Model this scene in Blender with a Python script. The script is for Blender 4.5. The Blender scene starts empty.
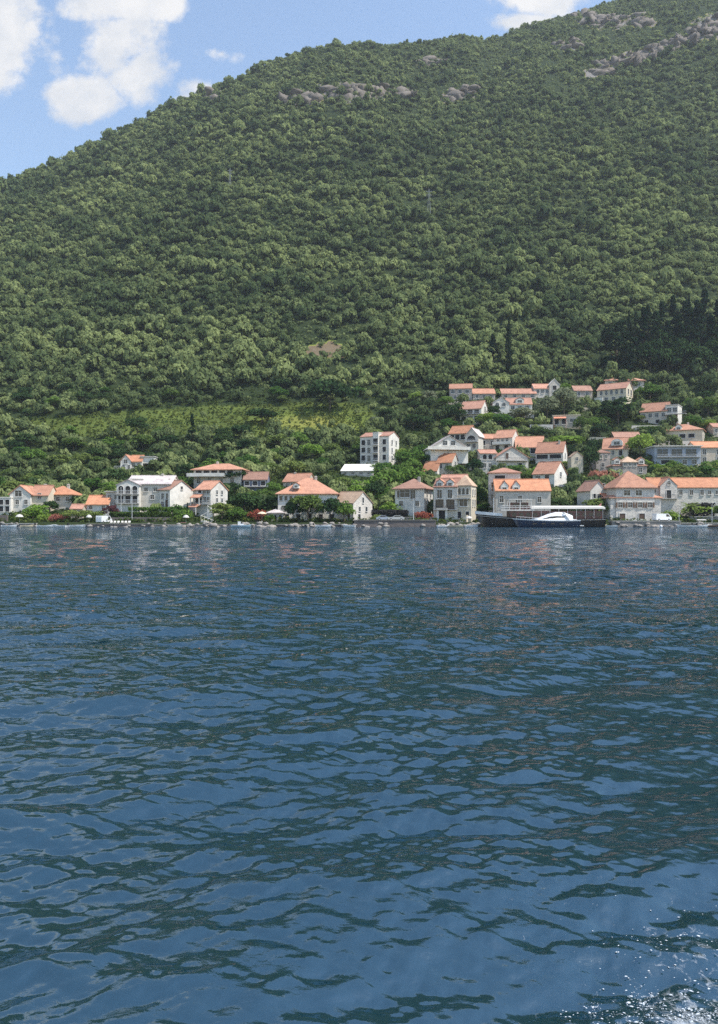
import bpy, math, random, colorsys
import numpy as np
from mathutils import Vector, Euler
R = math.radians
F = 788.0          # focal length in pixels of the 718 x 1024 frame
CX, HY = 359.0, 517.0
H = 2.6            # eye height above the water
scene = bpy.context.scene
COL = scene.collection
rnd = random.Random(7)
rng = np.random.default_rng(11)

# ------------------------------------------------------------------ helpers
def link(o, parent=None):
    COL.objects.link(o)
    if parent is not None:
        o.parent = parent
    return o

def tag(o, label=None, cat=None, group=None, kind=None):
    if label: o['label'] = label
    if cat: o['category'] = cat
    if group: o['group'] = group
    if kind: o['kind'] = kind
    return o

def empty(name, loc, rz=0.0):
    o = bpy.data.objects.new(name, None)
    o.location = loc; o.rotation_euler = (0, 0, rz)
    o.empty_display_size = 0.5
    return link(o)

class MB:
    def __init__(s): s.v = []; s.f = []
    def add(s, vs, fs):
        b = len(s.v); s.v += [tuple(p) for p in vs]; s.f += [tuple(b+i for i in f) for f in fs]; return s
    def box(s, x0, x1, y0, y1, z0, z1):
        return s.add([(x0,y0,z0),(x1,y0,z0),(x1,y1,z0),(x0,y1,z0),(x0,y0,z1),(x1,y0,z1),(x1,y1,z1),(x0,y1,z1)],
                     [(0,3,2,1),(4,5,6,7),(0,1,5,4),(1,2,6,5),(2,3,7,6),(3,0,4,7)])
    def tube(s, p, q, r, r2=None, n=7):
        p = Vector(p); q = Vector(q); r2 = r if r2 is None else r2
        d = (q-p); d = d.normalized() if d.length > 1e-6 else Vector((0,0,1))
        a = d.orthogonal().normalized(); b = d.cross(a)
        vs = []
        for c, rr in ((p, r), (q, r2)):
            for i in range(n):
                t = 2*math.pi*i/n
                vs.append(c + a*math.cos(t)*rr + b*math.sin(t)*rr)
        fs = [(i, (i+1) % n, n+(i+1) % n, n+i) for i in range(n)]
        fs += [tuple(reversed(range(n))), tuple(range(n, 2*n))]
        return s.add(vs, fs)
    def cone(s, c, r, z1, z2, n=10):
        vs = [(c[0]+r*math.cos(2*math.pi*i/n), c[1]+r*math.sin(2*math.pi*i/n), z1) for i in range(n)] + [(c[0], c[1], z2)]
        return s.add(vs, [(i, (i+1) % n, n) for i in range(n)] + [tuple(reversed(range(n)))])
    def prism(s, prof, y0, y1):      # profile (x,z) extruded along y
        n = len(prof)
        vs = [(x, y0, z) for x, z in prof] + [(x, y1, z) for x, z in prof]
        return s.add(vs, [(i, (i+1) % n, n+(i+1) % n, n+i) for i in range(n)] + [tuple(reversed(range(n))), tuple(range(n, 2*n))])
    def loft(s, secs, caps=True):    # list of equal-length rings
        n = len(secs[0]); vs = [p for r in secs for p in r]; fs = []
        for k in range(len(secs)-1):
            for i in range(n-1):
                fs.append((k*n+i, k*n+i+1, (k+1)*n+i+1, (k+1)*n+i))
        if caps:
            fs.append(tuple(range(n))); fs.append(tuple(reversed(range((len(secs)-1)*n, len(secs)*n))))
        return s.add(vs, fs)
    def build(s, name, mat, parent=None, smooth=False, loc=None):
        me = bpy.data.meshes.new(name); me.from_pydata(s.v, [], s.f); me.update()
        if mat: me.materials.append(mat)
        if smooth: me.polygons.foreach_set('use_smooth', [True]*len(me.polygons))
        o = bpy.data.objects.new(name, me)
        if loc: o.location = loc
        return link(o, parent)

def np_mesh(name, V, Fq, mat, smooth=False):
    """fast mesh from a vertex array and an (n,k) face array"""
    me = bpy.data.meshes.new(name); n, k = Fq.shape
    me.vertices.add(len(V)); me.vertices.foreach_set('co', np.ascontiguousarray(V, dtype=np.float32).ravel())
    me.loops.add(n*k); me.loops.foreach_set('vertex_index', np.ascontiguousarray(Fq, dtype=np.int32).ravel())
    me.polygons.add(n); me.polygons.foreach_set('loop_start', np.arange(0, n*k, k, dtype=np.int32))
    me.polygons.foreach_set('loop_total', np.full(n, k, dtype=np.int32))
    if smooth: me.polygons.foreach_set('use_smooth', np.ones(n, dtype=bool))
    me.update(calc_edges=True)
    if mat: me.materials.append(mat)
    return me

def _hash(ix, iy, seed):
    h = (ix.astype(np.int64)*374761393 + iy.astype(np.int64)*668265263 + seed*974634777) & 0xffffffff
    h = ((h ^ (h >> 13))*1274126177) & 0xffffffff
    return ((h ^ (h >> 16)) & 0xffff)/65535.0
def vnoise(x, y, seed=0):
    ix = np.floor(x); iy = np.floor(y); fx = x-ix; fy = y-iy
    fx = fx*fx*(3-2*fx); fy = fy*fy*(3-2*fy)
    a = _hash(ix, iy, seed); b = _hash(ix+1, iy, seed); c = _hash(ix, iy+1, seed); d = _hash(ix+1, iy+1, seed)
    return (a*(1-fx)+b*fx)*(1-fy) + (c*(1-fx)+d*fx)*fy
def fbm(x, y, o=4, seed=0):
    s = 0; a = 0.5
    for i in range(o):
        s = s + a*vnoise(x*2**i, y*2**i, seed+i); a *= 0.5
    return s/(1-0.5**o)

# ------------------------------------------------------------------ materials
def newmat(name):
    m = bpy.data.materials.new(name); m.use_nodes = True
    nt = m.node_tree; b = nt.nodes['Principled BSDF']
    return m, nt, b
def mat(name, c, rough=0.8, var=0.25, scale=0.7, metallic=0.0, fine=0.0, rand=0.0):
    m, nt, b = newmat(name)
    b.inputs['Roughness'].default_value = rough; b.inputs['Metallic'].default_value = metallic
    N = nt.nodes; L = nt.links
    tc = N.new('ShaderNodeTexCoord')
    n1 = N.new('ShaderNodeTexNoise'); n1.inputs['Scale'].default_value = scale; n1.inputs['Detail'].default_value = 5; n1.inputs['Roughness'].default_value = .65
    L.new(tc.outputs['Object'], n1.inputs['Vector'])
    mx = N.new('ShaderNodeMix'); mx.data_type = 'RGBA'
    lo = tuple(x*(1-var) for x in c); hi = tuple(min(1, x*(1+var*.6)) for x in c)
    mx.inputs[6].default_value = (*lo, 1); mx.inputs[7].default_value = (*hi, 1)
    mr = N.new('ShaderNodeMapRange'); mr.inputs[1].default_value = .3; mr.inputs[2].default_value = .7
    L.new(n1.outputs['Fac'], mr.inputs[0]); L.new(mr.outputs[0], mx.inputs[0])
    out = mx.outputs[2]
    if rand:
        oi = N.new('ShaderNodeObjectInfo'); hs = N.new('ShaderNodeHueSaturation')
        r2 = N.new('ShaderNodeMapRange'); r2.inputs[3].default_value = 1-rand; r2.inputs[4].default_value = 1+rand
        L.new(oi.outputs['Random'], r2.inputs[0]); L.new(r2.outputs[0], hs.inputs['Value']); L.new(out, hs.inputs['Color']); out = hs.outputs[0]
    L.new(out, b.inputs['Base Color'])
    if fine:
        bp = N.new('ShaderNodeBump'); bp.inputs['Strength'].default_value = fine; bp.inputs['Distance'].default_value = .05
        n2 = N.new('ShaderNodeTexNoise'); n2.inputs['Scale'].default_value = 6; L.new(tc.outputs['Object'], n2.inputs['Vector'])
        L.new(n2.outputs['Fac'], bp.inputs['Height']); L.new(bp.outputs[0], b.inputs['Normal'])
    return m

def roofmat(name, c):
    """clay tiles: rows across the slope, blotches of older and newer tile"""
    m, nt, b = newmat(name); N = nt.nodes; L = nt.links
    b.inputs['Roughness'].default_value = .85
    tc = N.new('ShaderNodeTexCoord')
    n1 = N.new('ShaderNodeTexNoise'); n1.inputs['Scale'].default_value = .55; n1.inputs['Detail'].default_value = 6; n1.inputs['Roughness'].default_value = .7
    L.new(tc.outputs['Object'], n1.inputs['Vector'])
    n3 = N.new('ShaderNodeTexNoise'); n3.inputs['Scale'].default_value = 3.5; n3.inputs['Detail'].default_value = 2
    L.new(tc.outputs['Object'], n3.inputs['Vector'])
    ad = N.new('ShaderNodeMath'); ad.operation = 'MULTIPLY_ADD'; ad.inputs[1].default_value = .6
    L.new(n3.outputs['Fac'], ad.inputs[0]); L.new(n1.outputs['Fac'], ad.inputs[2])
    cr = N.new('ShaderNodeValToRGB'); e = cr.color_ramp.elements
    e[0].position = .55; e[0].color = (c[0]*.62, c[1]*.62, c[2]*.68, 1)
    e[1].position = 1.05; e[1].color = (min(1, c[0]*1.15), c[1]*1.2, c[2]*1.25, 1)
    mid = e.new(.8); mid.color = (*c, 1)
    L.new(ad.outputs[0], cr.inputs[0])
    oi = N.new('ShaderNodeObjectInfo'); hs = N.new('ShaderNodeHueSaturation')
    r2 = N.new('ShaderNodeMapRange'); r2.inputs[3].default_value = .74; r2.inputs[4].default_value = 1.16
    L.new(oi.outputs['Random'], r2.inputs[0]); L.new(r2.outputs[0], hs.inputs['Value']); L.new(cr.outputs[0], hs.inputs['Color'])
    L.new(hs.outputs[0], b.inputs['Base Color'])
    w = N.new('ShaderNodeTexWave'); w.bands_direction = 'X'; w.inputs['Scale'].default_value = 2.2; w.inputs['Distortion'].default_value = .4
    L.new(tc.outputs['Object'], w.inputs['Vector'])
    bp = N.new('ShaderNodeBump'); bp.inputs['Strength'].default_value = .5; bp.inputs['Distance'].default_value = .08
    L.new(w.outputs['Fac'], bp.inputs['Height']); L.new(bp.outputs[0], b.inputs['Normal'])
    return m

def stonemat(name, c, scale=1.6):
    m, nt, b = newmat(name); N = nt.nodes; L = nt.links
    b.inputs['Roughness'].default_value = .9
    tc = N.new('ShaderNodeTexCoord'); mp = N.new('ShaderNodeMapping'); mp.inputs['Scale'].default_value = (1, 1, 1.7)
    L.new(tc.outputs['Object'], mp.inputs[0])
    vo = N.new('ShaderNodeTexVoronoi'); vo.inputs['Scale'].default_value = scale; L.new(mp.outputs[0], vo.inputs['Vector'])
    n1 = N.new('ShaderNodeTexNoise'); n1.inputs['Scale'].default_value = .5; n1.inputs['Detail'].default_value = 6; L.new(tc.outputs['Object'], n1.inputs['Vector'])
    hs = N.new('ShaderNodeSeparateColor'); L.new(vo.outputs['Color'], hs.inputs[0])
    ad = N.new('ShaderNodeMath'); ad.operation = 'MULTIPLY_ADD'; ad.inputs[1].default_value = .5; L.new(hs.outputs[0], ad.inputs[0]); L.new(n1.outputs['Fac'], ad.inputs[2])
    cr = N.new('ShaderNodeValToRGB'); e = cr.color_ramp.elements
    e[0].position = .4; e[0].color = (c[0]*.8, c[1]*.8, c[2]*.81, 1); e[1].position = 1.0; e[1].color = (min(1, c[0]*1.2), min(1, c[1]*1.19), min(1, c[2]*1.16), 1)
    L.new(ad.outputs[0], cr.inputs[0]); L.new(cr.outputs[0], b.inputs['Base Color'])
    bp = N.new('ShaderNodeBump'); bp.inputs['Strength'].default_value = .5; bp.inputs['Distance'].default_value = .06
    L.new(vo.outputs['Distance'], bp.inputs['Height']); L.new(bp.outputs[0], b.inputs['Normal'])
    return m

def leafmat(name, a, b_, attr=False, trans=.3):
    """foliage between two leaf colours, one shade per tree"""
    m = bpy.data.materials.new(name); m.use_nodes = True
    nt = m.node_tree; N = nt.nodes; L = nt.links
    N.remove(N['Principled BSDF']); out = N['Material Output']
    if attr:
        src = N.new('ShaderNodeAttribute'); src.attribute_name = 'tint'; fac = src.outputs['Fac']
    else:
        src = N.new('ShaderNodeObjectInfo'); fac = src.outputs['Random']
    tc = N.new('ShaderNodeTexCoord')
    n1 = N.new('ShaderNodeTexNoise'); n1.inputs['Scale'].default_value = .35; n1.inputs['Detail'].default_value = 4; L.new(tc.outputs['Object'], n1.inputs['Vector'])
    ad = N.new('ShaderNodeMath'); ad.operation = 'MULTIPLY_ADD'; ad.inputs[1].default_value = .5; ad.use_clamp = True
    sb = N.new('ShaderNodeMath'); sb.operation = 'SUBTRACT'; sb.inputs[1].default_value = .5; L.new(n1.outputs['Fac'], sb.inputs[0])
    L.new(sb.outputs[0], ad.inputs[0]); L.new(fac, ad.inputs[2])
    mx = N.new('ShaderNodeMix'); mx.data_type = 'RGBA'; mx.inputs[6].default_value = (*a, 1); mx.inputs[7].default_value = (*b_, 1)
    L.new(ad.outputs[0], mx.inputs[0])
    d = N.new('ShaderNodeBsdfDiffuse'); t = N.new('ShaderNodeBsdfTranslucent'); g = N.new('ShaderNodeMixShader'); g.inputs[0].default_value = trans
    L.new(mx.outputs[2], d.inputs[0]); L.new(mx.outputs[2], t.inputs[0]); L.new(d.outputs[0], g.inputs[1]); L.new(t.outputs[0], g.inputs[2])
    L.new(g.outputs[0], out.inputs['Surface'])
    return m

M = {}
M['white'] = mat('white_render', (.72,.68,.61), .8, .24, .55, rand=.1)
M['grey'] = mat('grey_render', (.57,.525,.455), .85, .28, .6, rand=.1)
M['cream'] = mat('cream_render', (.62,.54,.41), .85, .18, .5, rand=.06)
M['sand'] = mat('sand_render', (.55,.47,.37), .85, .22, .5, rand=.06)
M['bluegrey'] = mat('blue_grey_render', (.33,.37,.43), .8, .15, .5)
M['slate'] = mat('dark_blue_render', (.16,.18,.23), .8, .2, .5)
M['stone'] = stonemat('pale_stone', (.56,.52,.47), 2.6)
M['stone2'] = stonemat('brown_stone', (.38,.33,.29), 2.4)
M['drystone'] = stonemat('dry_stone', (.15,.125,.115), 1.2)
M['quaystone'] = stonemat('quay_stone', (.27,.245,.22), .9)
M['roof'] = roofmat('clay_tiles', (.48,.235,.148))
M['roof_bright'] = roofmat('new_clay_tiles', (.53,.235,.125))
M['roof_pink'] = roofmat('pink_clay_tiles', (.47,.24,.165))
M['roof_tan'] = roofmat('tan_clay_tiles', (0.475,0.326,0.220))
M['roof_brown'] = roofmat('brown_clay_tiles', (.37,.20,.14))
M['roof_pale'] = roofmat('pale_tiles', (.52,.45,.42))
M['concrete'] = mat('concrete', (.48,.46,.43), .85, .2, .8)
M['glass'] = mat('window_glass', (.022,.026,.032), .12, .3, .3)
M['dark'] = mat('painted_dark_fill', (.03,.028,.027), .9, .3, .6)  # flat dark colour painted for the shade inside loggias and the boat garage
M['trim'] = mat('pale_trim', (.62,.60,.56), .7, .1, 1)
M['shutter_green'] = mat('green_shutter', (.05,.09,.06), .6, .2, 1)
M['shutter_brown'] = mat('brown_shutter', (.13,.075,.045), .6, .2, 1)
M['wood'] = mat('dark_wood', (.10,.055,.035), .6, .3, 1.5)
M['mahogany'] = mat('red_brown_wood', (.12,.035,.028), .35, .3, 1.2)
M['varnish'] = mat('teak', (.30,.19,.11), .5, .25, 1.2)
M['hullblack'] = mat('black_hull_paint', (.022,.017,.016), .3, .2, .5)
M['hullnavy'] = mat('navy_hull_paint', (.02,.035,.075), .2, .15, .5)
M['boatwhite'] = mat('white_gelcoat', (.78,.78,.78), .25, .05, .5)
M['boatblue'] = mat('pale_blue_gelcoat', (.38,.52,.60), .3, .1, .5)
M['canvas'] = mat('canvas', (.58,.55,.50), .8, .12, .8)
M['canvas_cream'] = mat('cream_canvas', (.66,.55,.38), .8, .1, .8)
M['canvas_pink'] = mat('pink_canvas', (.55,.24,.22), .8, .15, .8)
M['awning'] = mat('orange_awning', (.62,.24,.14), .75, .15, .8)
M['metal'] = mat('galvanised_metal', (.50,.51,.52), .45, .15, 1, metallic=.4)
M['rail'] = mat('pale_railing', (.60,.60,.58), .5, .1, 1)
M['darkrail'] = mat('dark_railing', (.06,.06,.06), .5, .1, 1)
M['tyre'] = mat('rubber', (.02,.02,.02), .9, .2, 1)
M['car_silver'] = mat('silver_paint', (.42,.43,.44), .3, .05, 1, metallic=.3)
M['car_white'] = mat('white_paint', (.78,.78,.77), .3, .05, 1)
M['bark'] = mat('bark', (.09,.07,.05), .95, .3, 2)
M['red'] = mat('red_cloth', (.45,.05,.05), .8, .1, 1)
M['rock'] = stonemat('limestone', (.145,.125,.105), .3)
M['pylon'] = mat('weathered_steel', (.27,.29,.29), .6, .1, 1)
M['foam'] = mat('foam', (.62,.66,.69), .6, .05, 3)
LEAF = {
 'olive':  leafmat('olive_leaves', (0.085,0.137,0.034), (0.195,0.240,0.068)),
 'green':  leafmat('green_leaves', (0.058,0.124,0.026), (0.137,0.221,0.047)),
 'dark':   leafmat('dark_leaves', (0.026,0.055,0.021), (0.055,0.091,0.031), trans=.15),
 'light':  leafmat('light_leaves', (0.156,0.260,0.042), (0.260,0.338,0.072)),
 'grey':   leafmat('grey_green_leaves', (0.143,0.176,0.098), (0.221,0.240,0.143)),
 'conifer':leafmat('conifer_needles', (.010,.026,.012), (.020,.038,.016), trans=.1),
 'pink':   leafmat('pink_blossom', (.36,.13,.10), (.42,.19,.13)),
 'red':    leafmat('red_blossom', (.30,.065,.05), (.36,.12,.07)),
 'maroon': leafmat('maroon_leaves', (.085,.035,.04), (.13,.055,.055)),
}
M['hedge'] = leafmat('hedge_leaves', (.05,.09,.022), (.09,.14,.035))
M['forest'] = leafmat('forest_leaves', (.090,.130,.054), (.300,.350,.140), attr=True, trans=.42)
M['scrub'] = leafmat('scrub_leaves', (.035,.068,.018), (.23,.25,.06), attr=True)

# ------------------------------------------------------------------ terrain shape
SKY = np.array([(-500,330),(-250,262),(-80,204),(0,180),(40,166),(80,148),(120,128),(160,108),(200,90),(240,74),(280,57),(310,46),(330,42),(360,41),(400,40),
 (430,38),(450,34),(470,32),(485,36),(500,33),(520,22),(545,16),(570,11),(590,4),(620,-6),(660,-20),(718,-38),(850,-70),(1100,-90)], float)
TY = np.array([195,203,205.5,206,207,216,228,250,275,300,335,370], float)
TZ = np.array([-6,-4,-2.5,-.2,1.1,1.5,3.9,9.0,16.0,23.6,40.5,60.0], float)
def sky_t(u):
    return (HY-np.interp(CX+F*u, SKY[:,0], SKY[:,1]))/F - .0075
def ridge_y(u):
    return np.interp(u, [-.6,-.45,0,.2,.5,.8], [720,760,860,900,1020,1100])
T0 = (60-H)/370.0
def terrain(X, Y):
    X = np.asarray(X, float); Y = np.asarray(Y, float)
    u = X/np.maximum(Y, 1)
    ts = sky_t(u); yr = ridge_y(u)
    s = np.clip((Y-370)/(yr-370), 0, 1)
    zf = H + (T0 + (ts-T0)*(1-(1-s)**1.7))*Y
    g = np.where(Y > 370, np.clip(s*3, 0, 1)*np.clip((1-s)*4, 0, 1), 0)
    zf = zf + g*(fbm(X/90, Y/150, 3, 5)-.5)*26 + g*(fbm(X/28, Y/34, 3, 9)-.5)*9
    zf = np.where(Y > yr, H+ts*yr-.35*(Y-yr), zf)
    zv = np.interp(Y, TY, TZ)
    w = np.clip((Y-225)/40, 0, 1)
    zv = zv + w*np.clip((372-Y)/30, 0, 1)*(fbm(X/30, Y/26, 3, 21)-.5)*5
    return np.where(Y > 370, zf, zv)
_YS = np.linspace(206.9, 1100, 6000)
def ray_ground(px, py):
    """distance at which the line of sight through a pixel meets the ground"""
    u = (px-CX)/F
    z = terrain(u*_YS, _YS)
    p = HY - F*(z-H)/_YS
    i = int(np.argmax(p <= py))
    if p[i] > py: i = len(_YS)-1
    return float(_YS[i])
def gz(x, y): return float(terrain(np.array([x]), np.array([y]))[0])
def W(px, py, Y): return ((px-CX)/F*Y, Y, H+(HY-py)/F*Y)

# ------------------------------------------------------------------ camera, light, sky
cam = bpy.data.cameras.new('camera'); co = bpy.data.objects.new('camera', cam); link(co)
cam.sensor_fit = 'VERTICAL'; cam.sensor_height = 24.0; cam.lens = 24.0*F/1024
cam.shift_y = (HY-512)/1024.0; cam.clip_start = .1; cam.clip_end = 8000
co.location = (0, 0, H); co.rotation_euler = (R(90), 0, 0)
scene.camera = co
SUN_EL, SUN_AZ = R(58), R(-22)      # azimuth measured from +X towards +Y
S = Vector((math.cos(SUN_EL)*math.cos(SUN_AZ), math.cos(SUN_EL)*math.sin(SUN_AZ), math.sin(SUN_EL)))
sl = bpy.data.lights.new('sun', 'SUN'); sl.energy = 3.5; sl.angle = R(.5); sl.color = (1, .95, .87)
so = bpy.data.objects.new('sun', sl); so.rotation_euler = S.to_track_quat('Z', 'Y').to_euler(); so.location = (300, 100, 500); link(so)

wd = bpy.data.worlds.new('World'); scene.world = wd; wd.use_nodes = True
nt = wd.node_tree; N = nt.nodes; L = nt.links
for n in list(N): N.remove(n)
wo = N.new('ShaderNodeOutputWorld')
sky = N.new('ShaderNodeTexSky'); sky.sky_type = 'NISHITA'; sky.sun_disc = False
sky.sun_elevation = SUN_EL; sky.sun_rotation = R(90)-SUN_AZ; sky.altitude = 0; sky.air_density = 1.2; sky.dust_density = .25; sky.ozone_density = 1.2
bg = N.new('ShaderNodeBackground'); bg.inputs[1].default_value = .122; L.new(sky.outputs[0], bg.inputs[0])
bc = N.new('ShaderNodeBackground'); bc.inputs[1].default_value = .56
tc = N.new('ShaderNodeTexCoord'); sx = N.new('ShaderNodeSeparateXYZ'); L.new(tc.outputs['Generated'], sx.inputs[0])
def mth(op, a, b=None, c=None, clamp=False):
    n = N.new('ShaderNodeMath'); n.operation = op; n.use_clamp = clamp
    for i, v in enumerate((a, b, c)):
        if v is None: continue
        if isinstance(v, (int, float)): n.inputs[i].default_value = v
        else: L.new(v, n.inputs[i])
    return n.outputs[0]
yy = mth('MAXIMUM', sx.outputs[1], .05)
uu = mth('DIVIDE', sx.outputs[0], yy); tt = mth('DIVIDE', sx.outputs[2], yy)
cmb = N.new('ShaderNodeCombineXYZ'); L.new(uu, cmb.inputs[0]); L.new(tt, cmb.inputs[1])
def noise(scale, detail, rough, off=0):
    mp = N.new('ShaderNodeMapping'); mp.inputs['Location'].default_value = (off, off*.7, off*.3); L.new(cmb.outputs[0], mp.inputs[0])
    n = N.new('ShaderNodeTexNoise'); n.inputs['Scale'].default_value = scale; n.inputs['Detail'].default_value = detail; n.inputs['Roughness'].default_value = rough
    L.new(mp.outputs[0], n.inputs['Vector']); return n.outputs['Fac']
CL = [(8,45,62,62,1),(-30,70,50,50,1),(118,40,54,40,1),(140,72,36,34,1),(82,100,46,26,1),(115,5,75,26,1),(60,92,30,18,.8),(206,90,34,14,.62),(186,104,20,12,.55),(222,54,22,8,.45),
      (545,-6,66,26,.95),(520,22,44,12,.7),(240,-30,60,20,.8),(-120,40,90,70,1),(-260,150,120,40,.9)]
tot = None
for (x, y, a, b, k) in CL:
    d1 = mth('DIVIDE', mth('SUBTRACT', uu, (x-CX)/F), a/F); d2 = mth('DIVIDE', mth('SUBTRACT', tt, (HY-y)/F), b/F)
    r = mth('SQRT', mth('ADD', mth('MULTIPLY', d1, d1), mth('MULTIPLY', d2, d2)))
    m = mth('MULTIPLY', mth('SUBTRACT', 1.0, r), k)
    tot = m if tot is None else mth('MAXIMUM', tot, m)
nz = mth('SUBTRACT', noise(11, 9, .62, 3.1), .5)
den = mth('MULTIPLY_ADD', nz, 2.7, mth('ADD', tot, .06))
mr = N.new('ShaderNodeMapRange'); mr.interpolation_type = 'SMOOTHSTEP'; mr.inputs[1].default_value = -.02; mr.inputs[2].default_value = .50; L.new(den, mr.inputs[0])
front = mth('GREATER_THAN', sx.outputs[1], .06)
fac = mth('MULTIPLY', mr.outputs[0], front)
mxw = N.new('ShaderNodeMixShader'); L.new(fac, mxw.inputs[0]); L.new(bg.outputs[0], mxw.inputs[1]); L.new(bc.outputs[0], mxw.inputs[2])
cr = N.new('ShaderNodeValToRGB'); cr.color_ramp.elements[0].color = (.70,.73,.78,1); cr.color_ramp.elements[0].position = .35; cr.color_ramp.elements[1].color = (.95,.93,.91,1); cr.color_ramp.elements[1].position = .62
L.new(noise(14, 6, .6, 8.2), cr.inputs[0]); L.new(cr.outputs[0], bc.inputs[0])
L.new(mxw.outputs[0], wo.inputs['Surface'])
scene.view_settings.view_transform = 'Standard'; scene.view_settings.look = 'None'; scene.view_settings.exposure = .88; scene.view_settings.gamma = 1
scene.view_settings.use_curve_mapping = False
scene.render.engine = 'CYCLES'
scene.cycles.sample_clamp_direct = 1.2; scene.cycles.sample_clamp_indirect = 3; scene.cycles.caustics_reflective = False; scene.cycles.caustics_refractive = False; scene.cycles.max_bounces = 5; scene.cycles.diffuse_bounces = 2; scene.cycles.glossy_bounces = 3; scene.cycles.transmission_bounces = 2
scene.cycles.use_denoising = False; scene.cycles.denoiser = 'OPENIMAGEDENOISE'; scene.cycles.denoising_input_passes = 'RGB_ALBEDO_NORMAL'

# ------------------------------------------------------------------ hillside ground
us = np.linspace(-.75, .75, 560)
ys = np.concatenate([np.linspace(195, 206, 5)[:-1], [206, 206.5, 207], np.linspace(209, 372, 170), np.linspace(374, 1120, 330), [1250, 1500, 2000]])
U, Yg = np.meshgrid(us, ys); Xg = U*Yg
Zg = terrain(Xg, Yg)
Zg[-3:] = np.maximum(Zg[-3:], -5)
nr, nc = U.shape
idx = np.arange(nr*nc).reshape(nr, nc)
Fq = np.stack([idx[:-1,:-1], idx[:-1,1:], idx[1:,1:], idx[1:,:-1]], -1).reshape(-1, 4)
gm, nt, b = newmat('hill_ground'); N = nt.nodes; L = nt.links
b.inputs['Roughness'].default_value = 1; b.inputs['Specular IOR Level'].default_value = .1
at = N.new('ShaderNodeAttribute'); at.attribute_name = 'cover'
cr = N.new('ShaderNodeValToRGB'); cr.color_ramp.interpolation = 'LINEAR'
e = cr.color_ramp.elements; e[0].position = 0; e[0].color = (.022,.032,.014,1); e[1].position = 1; e[1].color = (.20,.185,.17,1)  # near-black first stop has the shade of the forest floor painted in
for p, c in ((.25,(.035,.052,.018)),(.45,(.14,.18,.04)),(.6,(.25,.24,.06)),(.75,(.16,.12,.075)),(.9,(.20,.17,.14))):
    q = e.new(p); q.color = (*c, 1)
tcn = N.new('ShaderNodeTexCoord'); nn = N.new('ShaderNodeTexNoise'); nn.inputs['Scale'].default_value = .25; nn.inputs['Detail'].default_value = 8; nn.inputs['Roughness'].default_value = .7
L.new(tcn.outputs['Object'], nn.inputs['Vector'])
ma = N.new('ShaderNodeMath'); ma.operation = 'MULTIPLY_ADD'; ma.inputs[1].default_value = .22; L.new(nn.outputs['Fac'], ma.inputs[0])
sb = N.new('ShaderNodeMath'); sb.operation = 'SUBTRACT'; sb.inputs[1].default_value = .11; L.new(at.outputs['Fac'], sb.inputs[0]); L.new(sb.outputs[0], ma.inputs[2])
L.new(ma.outputs[0], cr.inputs[0]); L.new(cr.outputs[0], b.inputs['Base Color'])
bp = N.new('ShaderNodeBump'); bp.inputs['Strength'].default_value = .7; bp.inputs['Distance'].default_value = 1.5; L.new(nn.outputs['Fac'], bp.inputs['Height']); L.new(bp.outputs[0], b.inputs['Normal'])

def proj(X, Y, Z): return CX+F*X/Y, HY-F*(Z-H)/Y
def blob(px, py, cx, cy, a, b_, rot=0):
    c, s_ = math.cos(R(rot)), math.sin(R(rot)); dx, dy = px-cx, py-cy
    return np.clip(1-np.sqrt(((dx*c+dy*s_)/a)**2+((-dx*s_+dy*c)/b_)**2), 0, 1)
CLIFFS = [(588,20,22,12,10),(612,22,26,9,0),(640,22,20,9,10),(690,38,60,10,-24),(612,64,42,8,-22),(655,52,40,9,-24),(718,26,40,16,-15),(570,45,20,8,0),
          (352,93,44,13,4),(300,100,30,9,0),(458,95,24,10,-8),(430,62,22,6,0),(395,92,30,7,5),(318,352,34,13,-4),(210,98,18,5,-25)]
def rockiness(X, Y, Z):
    px, py = proj(X, Y, Z); r = 0
    for c in CLIFFS: r = np.maximum(r, blob(px, py, *c))
    return r
def meadow(X, Y, Z):
    """the open terraces half-way up on the left, and the dry yellow patch of them"""
    px, py = proj(X, Y, Z)
    top = np.interp(px, [-200,0,60,140,200,250,300,365,380], [418,420,416,410,405,404,402,403,420])
    bot = np.interp(px, [-200,0,60,140,200,250,300,365,380], [420,426,436,438,434,436,437,432,420])
    return ((py > top) & (py < bot) & (Y > 275) & (Y < 400)).astype(float), blob(px, py, 315, 421, 70, 17)
px, py = proj(Xg, Yg, Zg)
cover = .08 + .1*fbm(Xg/14, Yg/14, 3, 40)  # wood floor kept near-black: shade between the crowns put into the ground colour
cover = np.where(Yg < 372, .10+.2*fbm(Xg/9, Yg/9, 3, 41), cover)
md, yel = meadow(Xg, Yg, Zg)
cover = np.where(md > 0, .28+.16*fbm(Xg/20, Yg/5, 3, 44)+.26*yel, cover)
rk = rockiness(Xg, Yg, Zg)
rn = fbm(Xg/7, Yg/11, 4, 47); cover = np.where((rk > .06) & (rk*1.2+(rn-.5)*1.3 > .34), np.where((rn > .52) & (Yg > 560), 1.1, .76), cover)
cover = np.where(Yg < 216, .06+.16*fbm(Xg/4, Yg/3, 3, 90), cover)
# terraces in the open ground
step = np.where((md > 0), (np.floor(Zg/2.6)*2.6-Zg)*.55, 0)
Zt = Zg + step
me = np_mesh('hill', np.stack([Xg, Yg, Zt], -1).reshape(-1, 3), Fq, gm, True)
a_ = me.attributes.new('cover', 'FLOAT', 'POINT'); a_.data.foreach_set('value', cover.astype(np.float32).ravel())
tag(link(bpy.data.objects.new('hill', me)), kind='structure')

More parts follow.
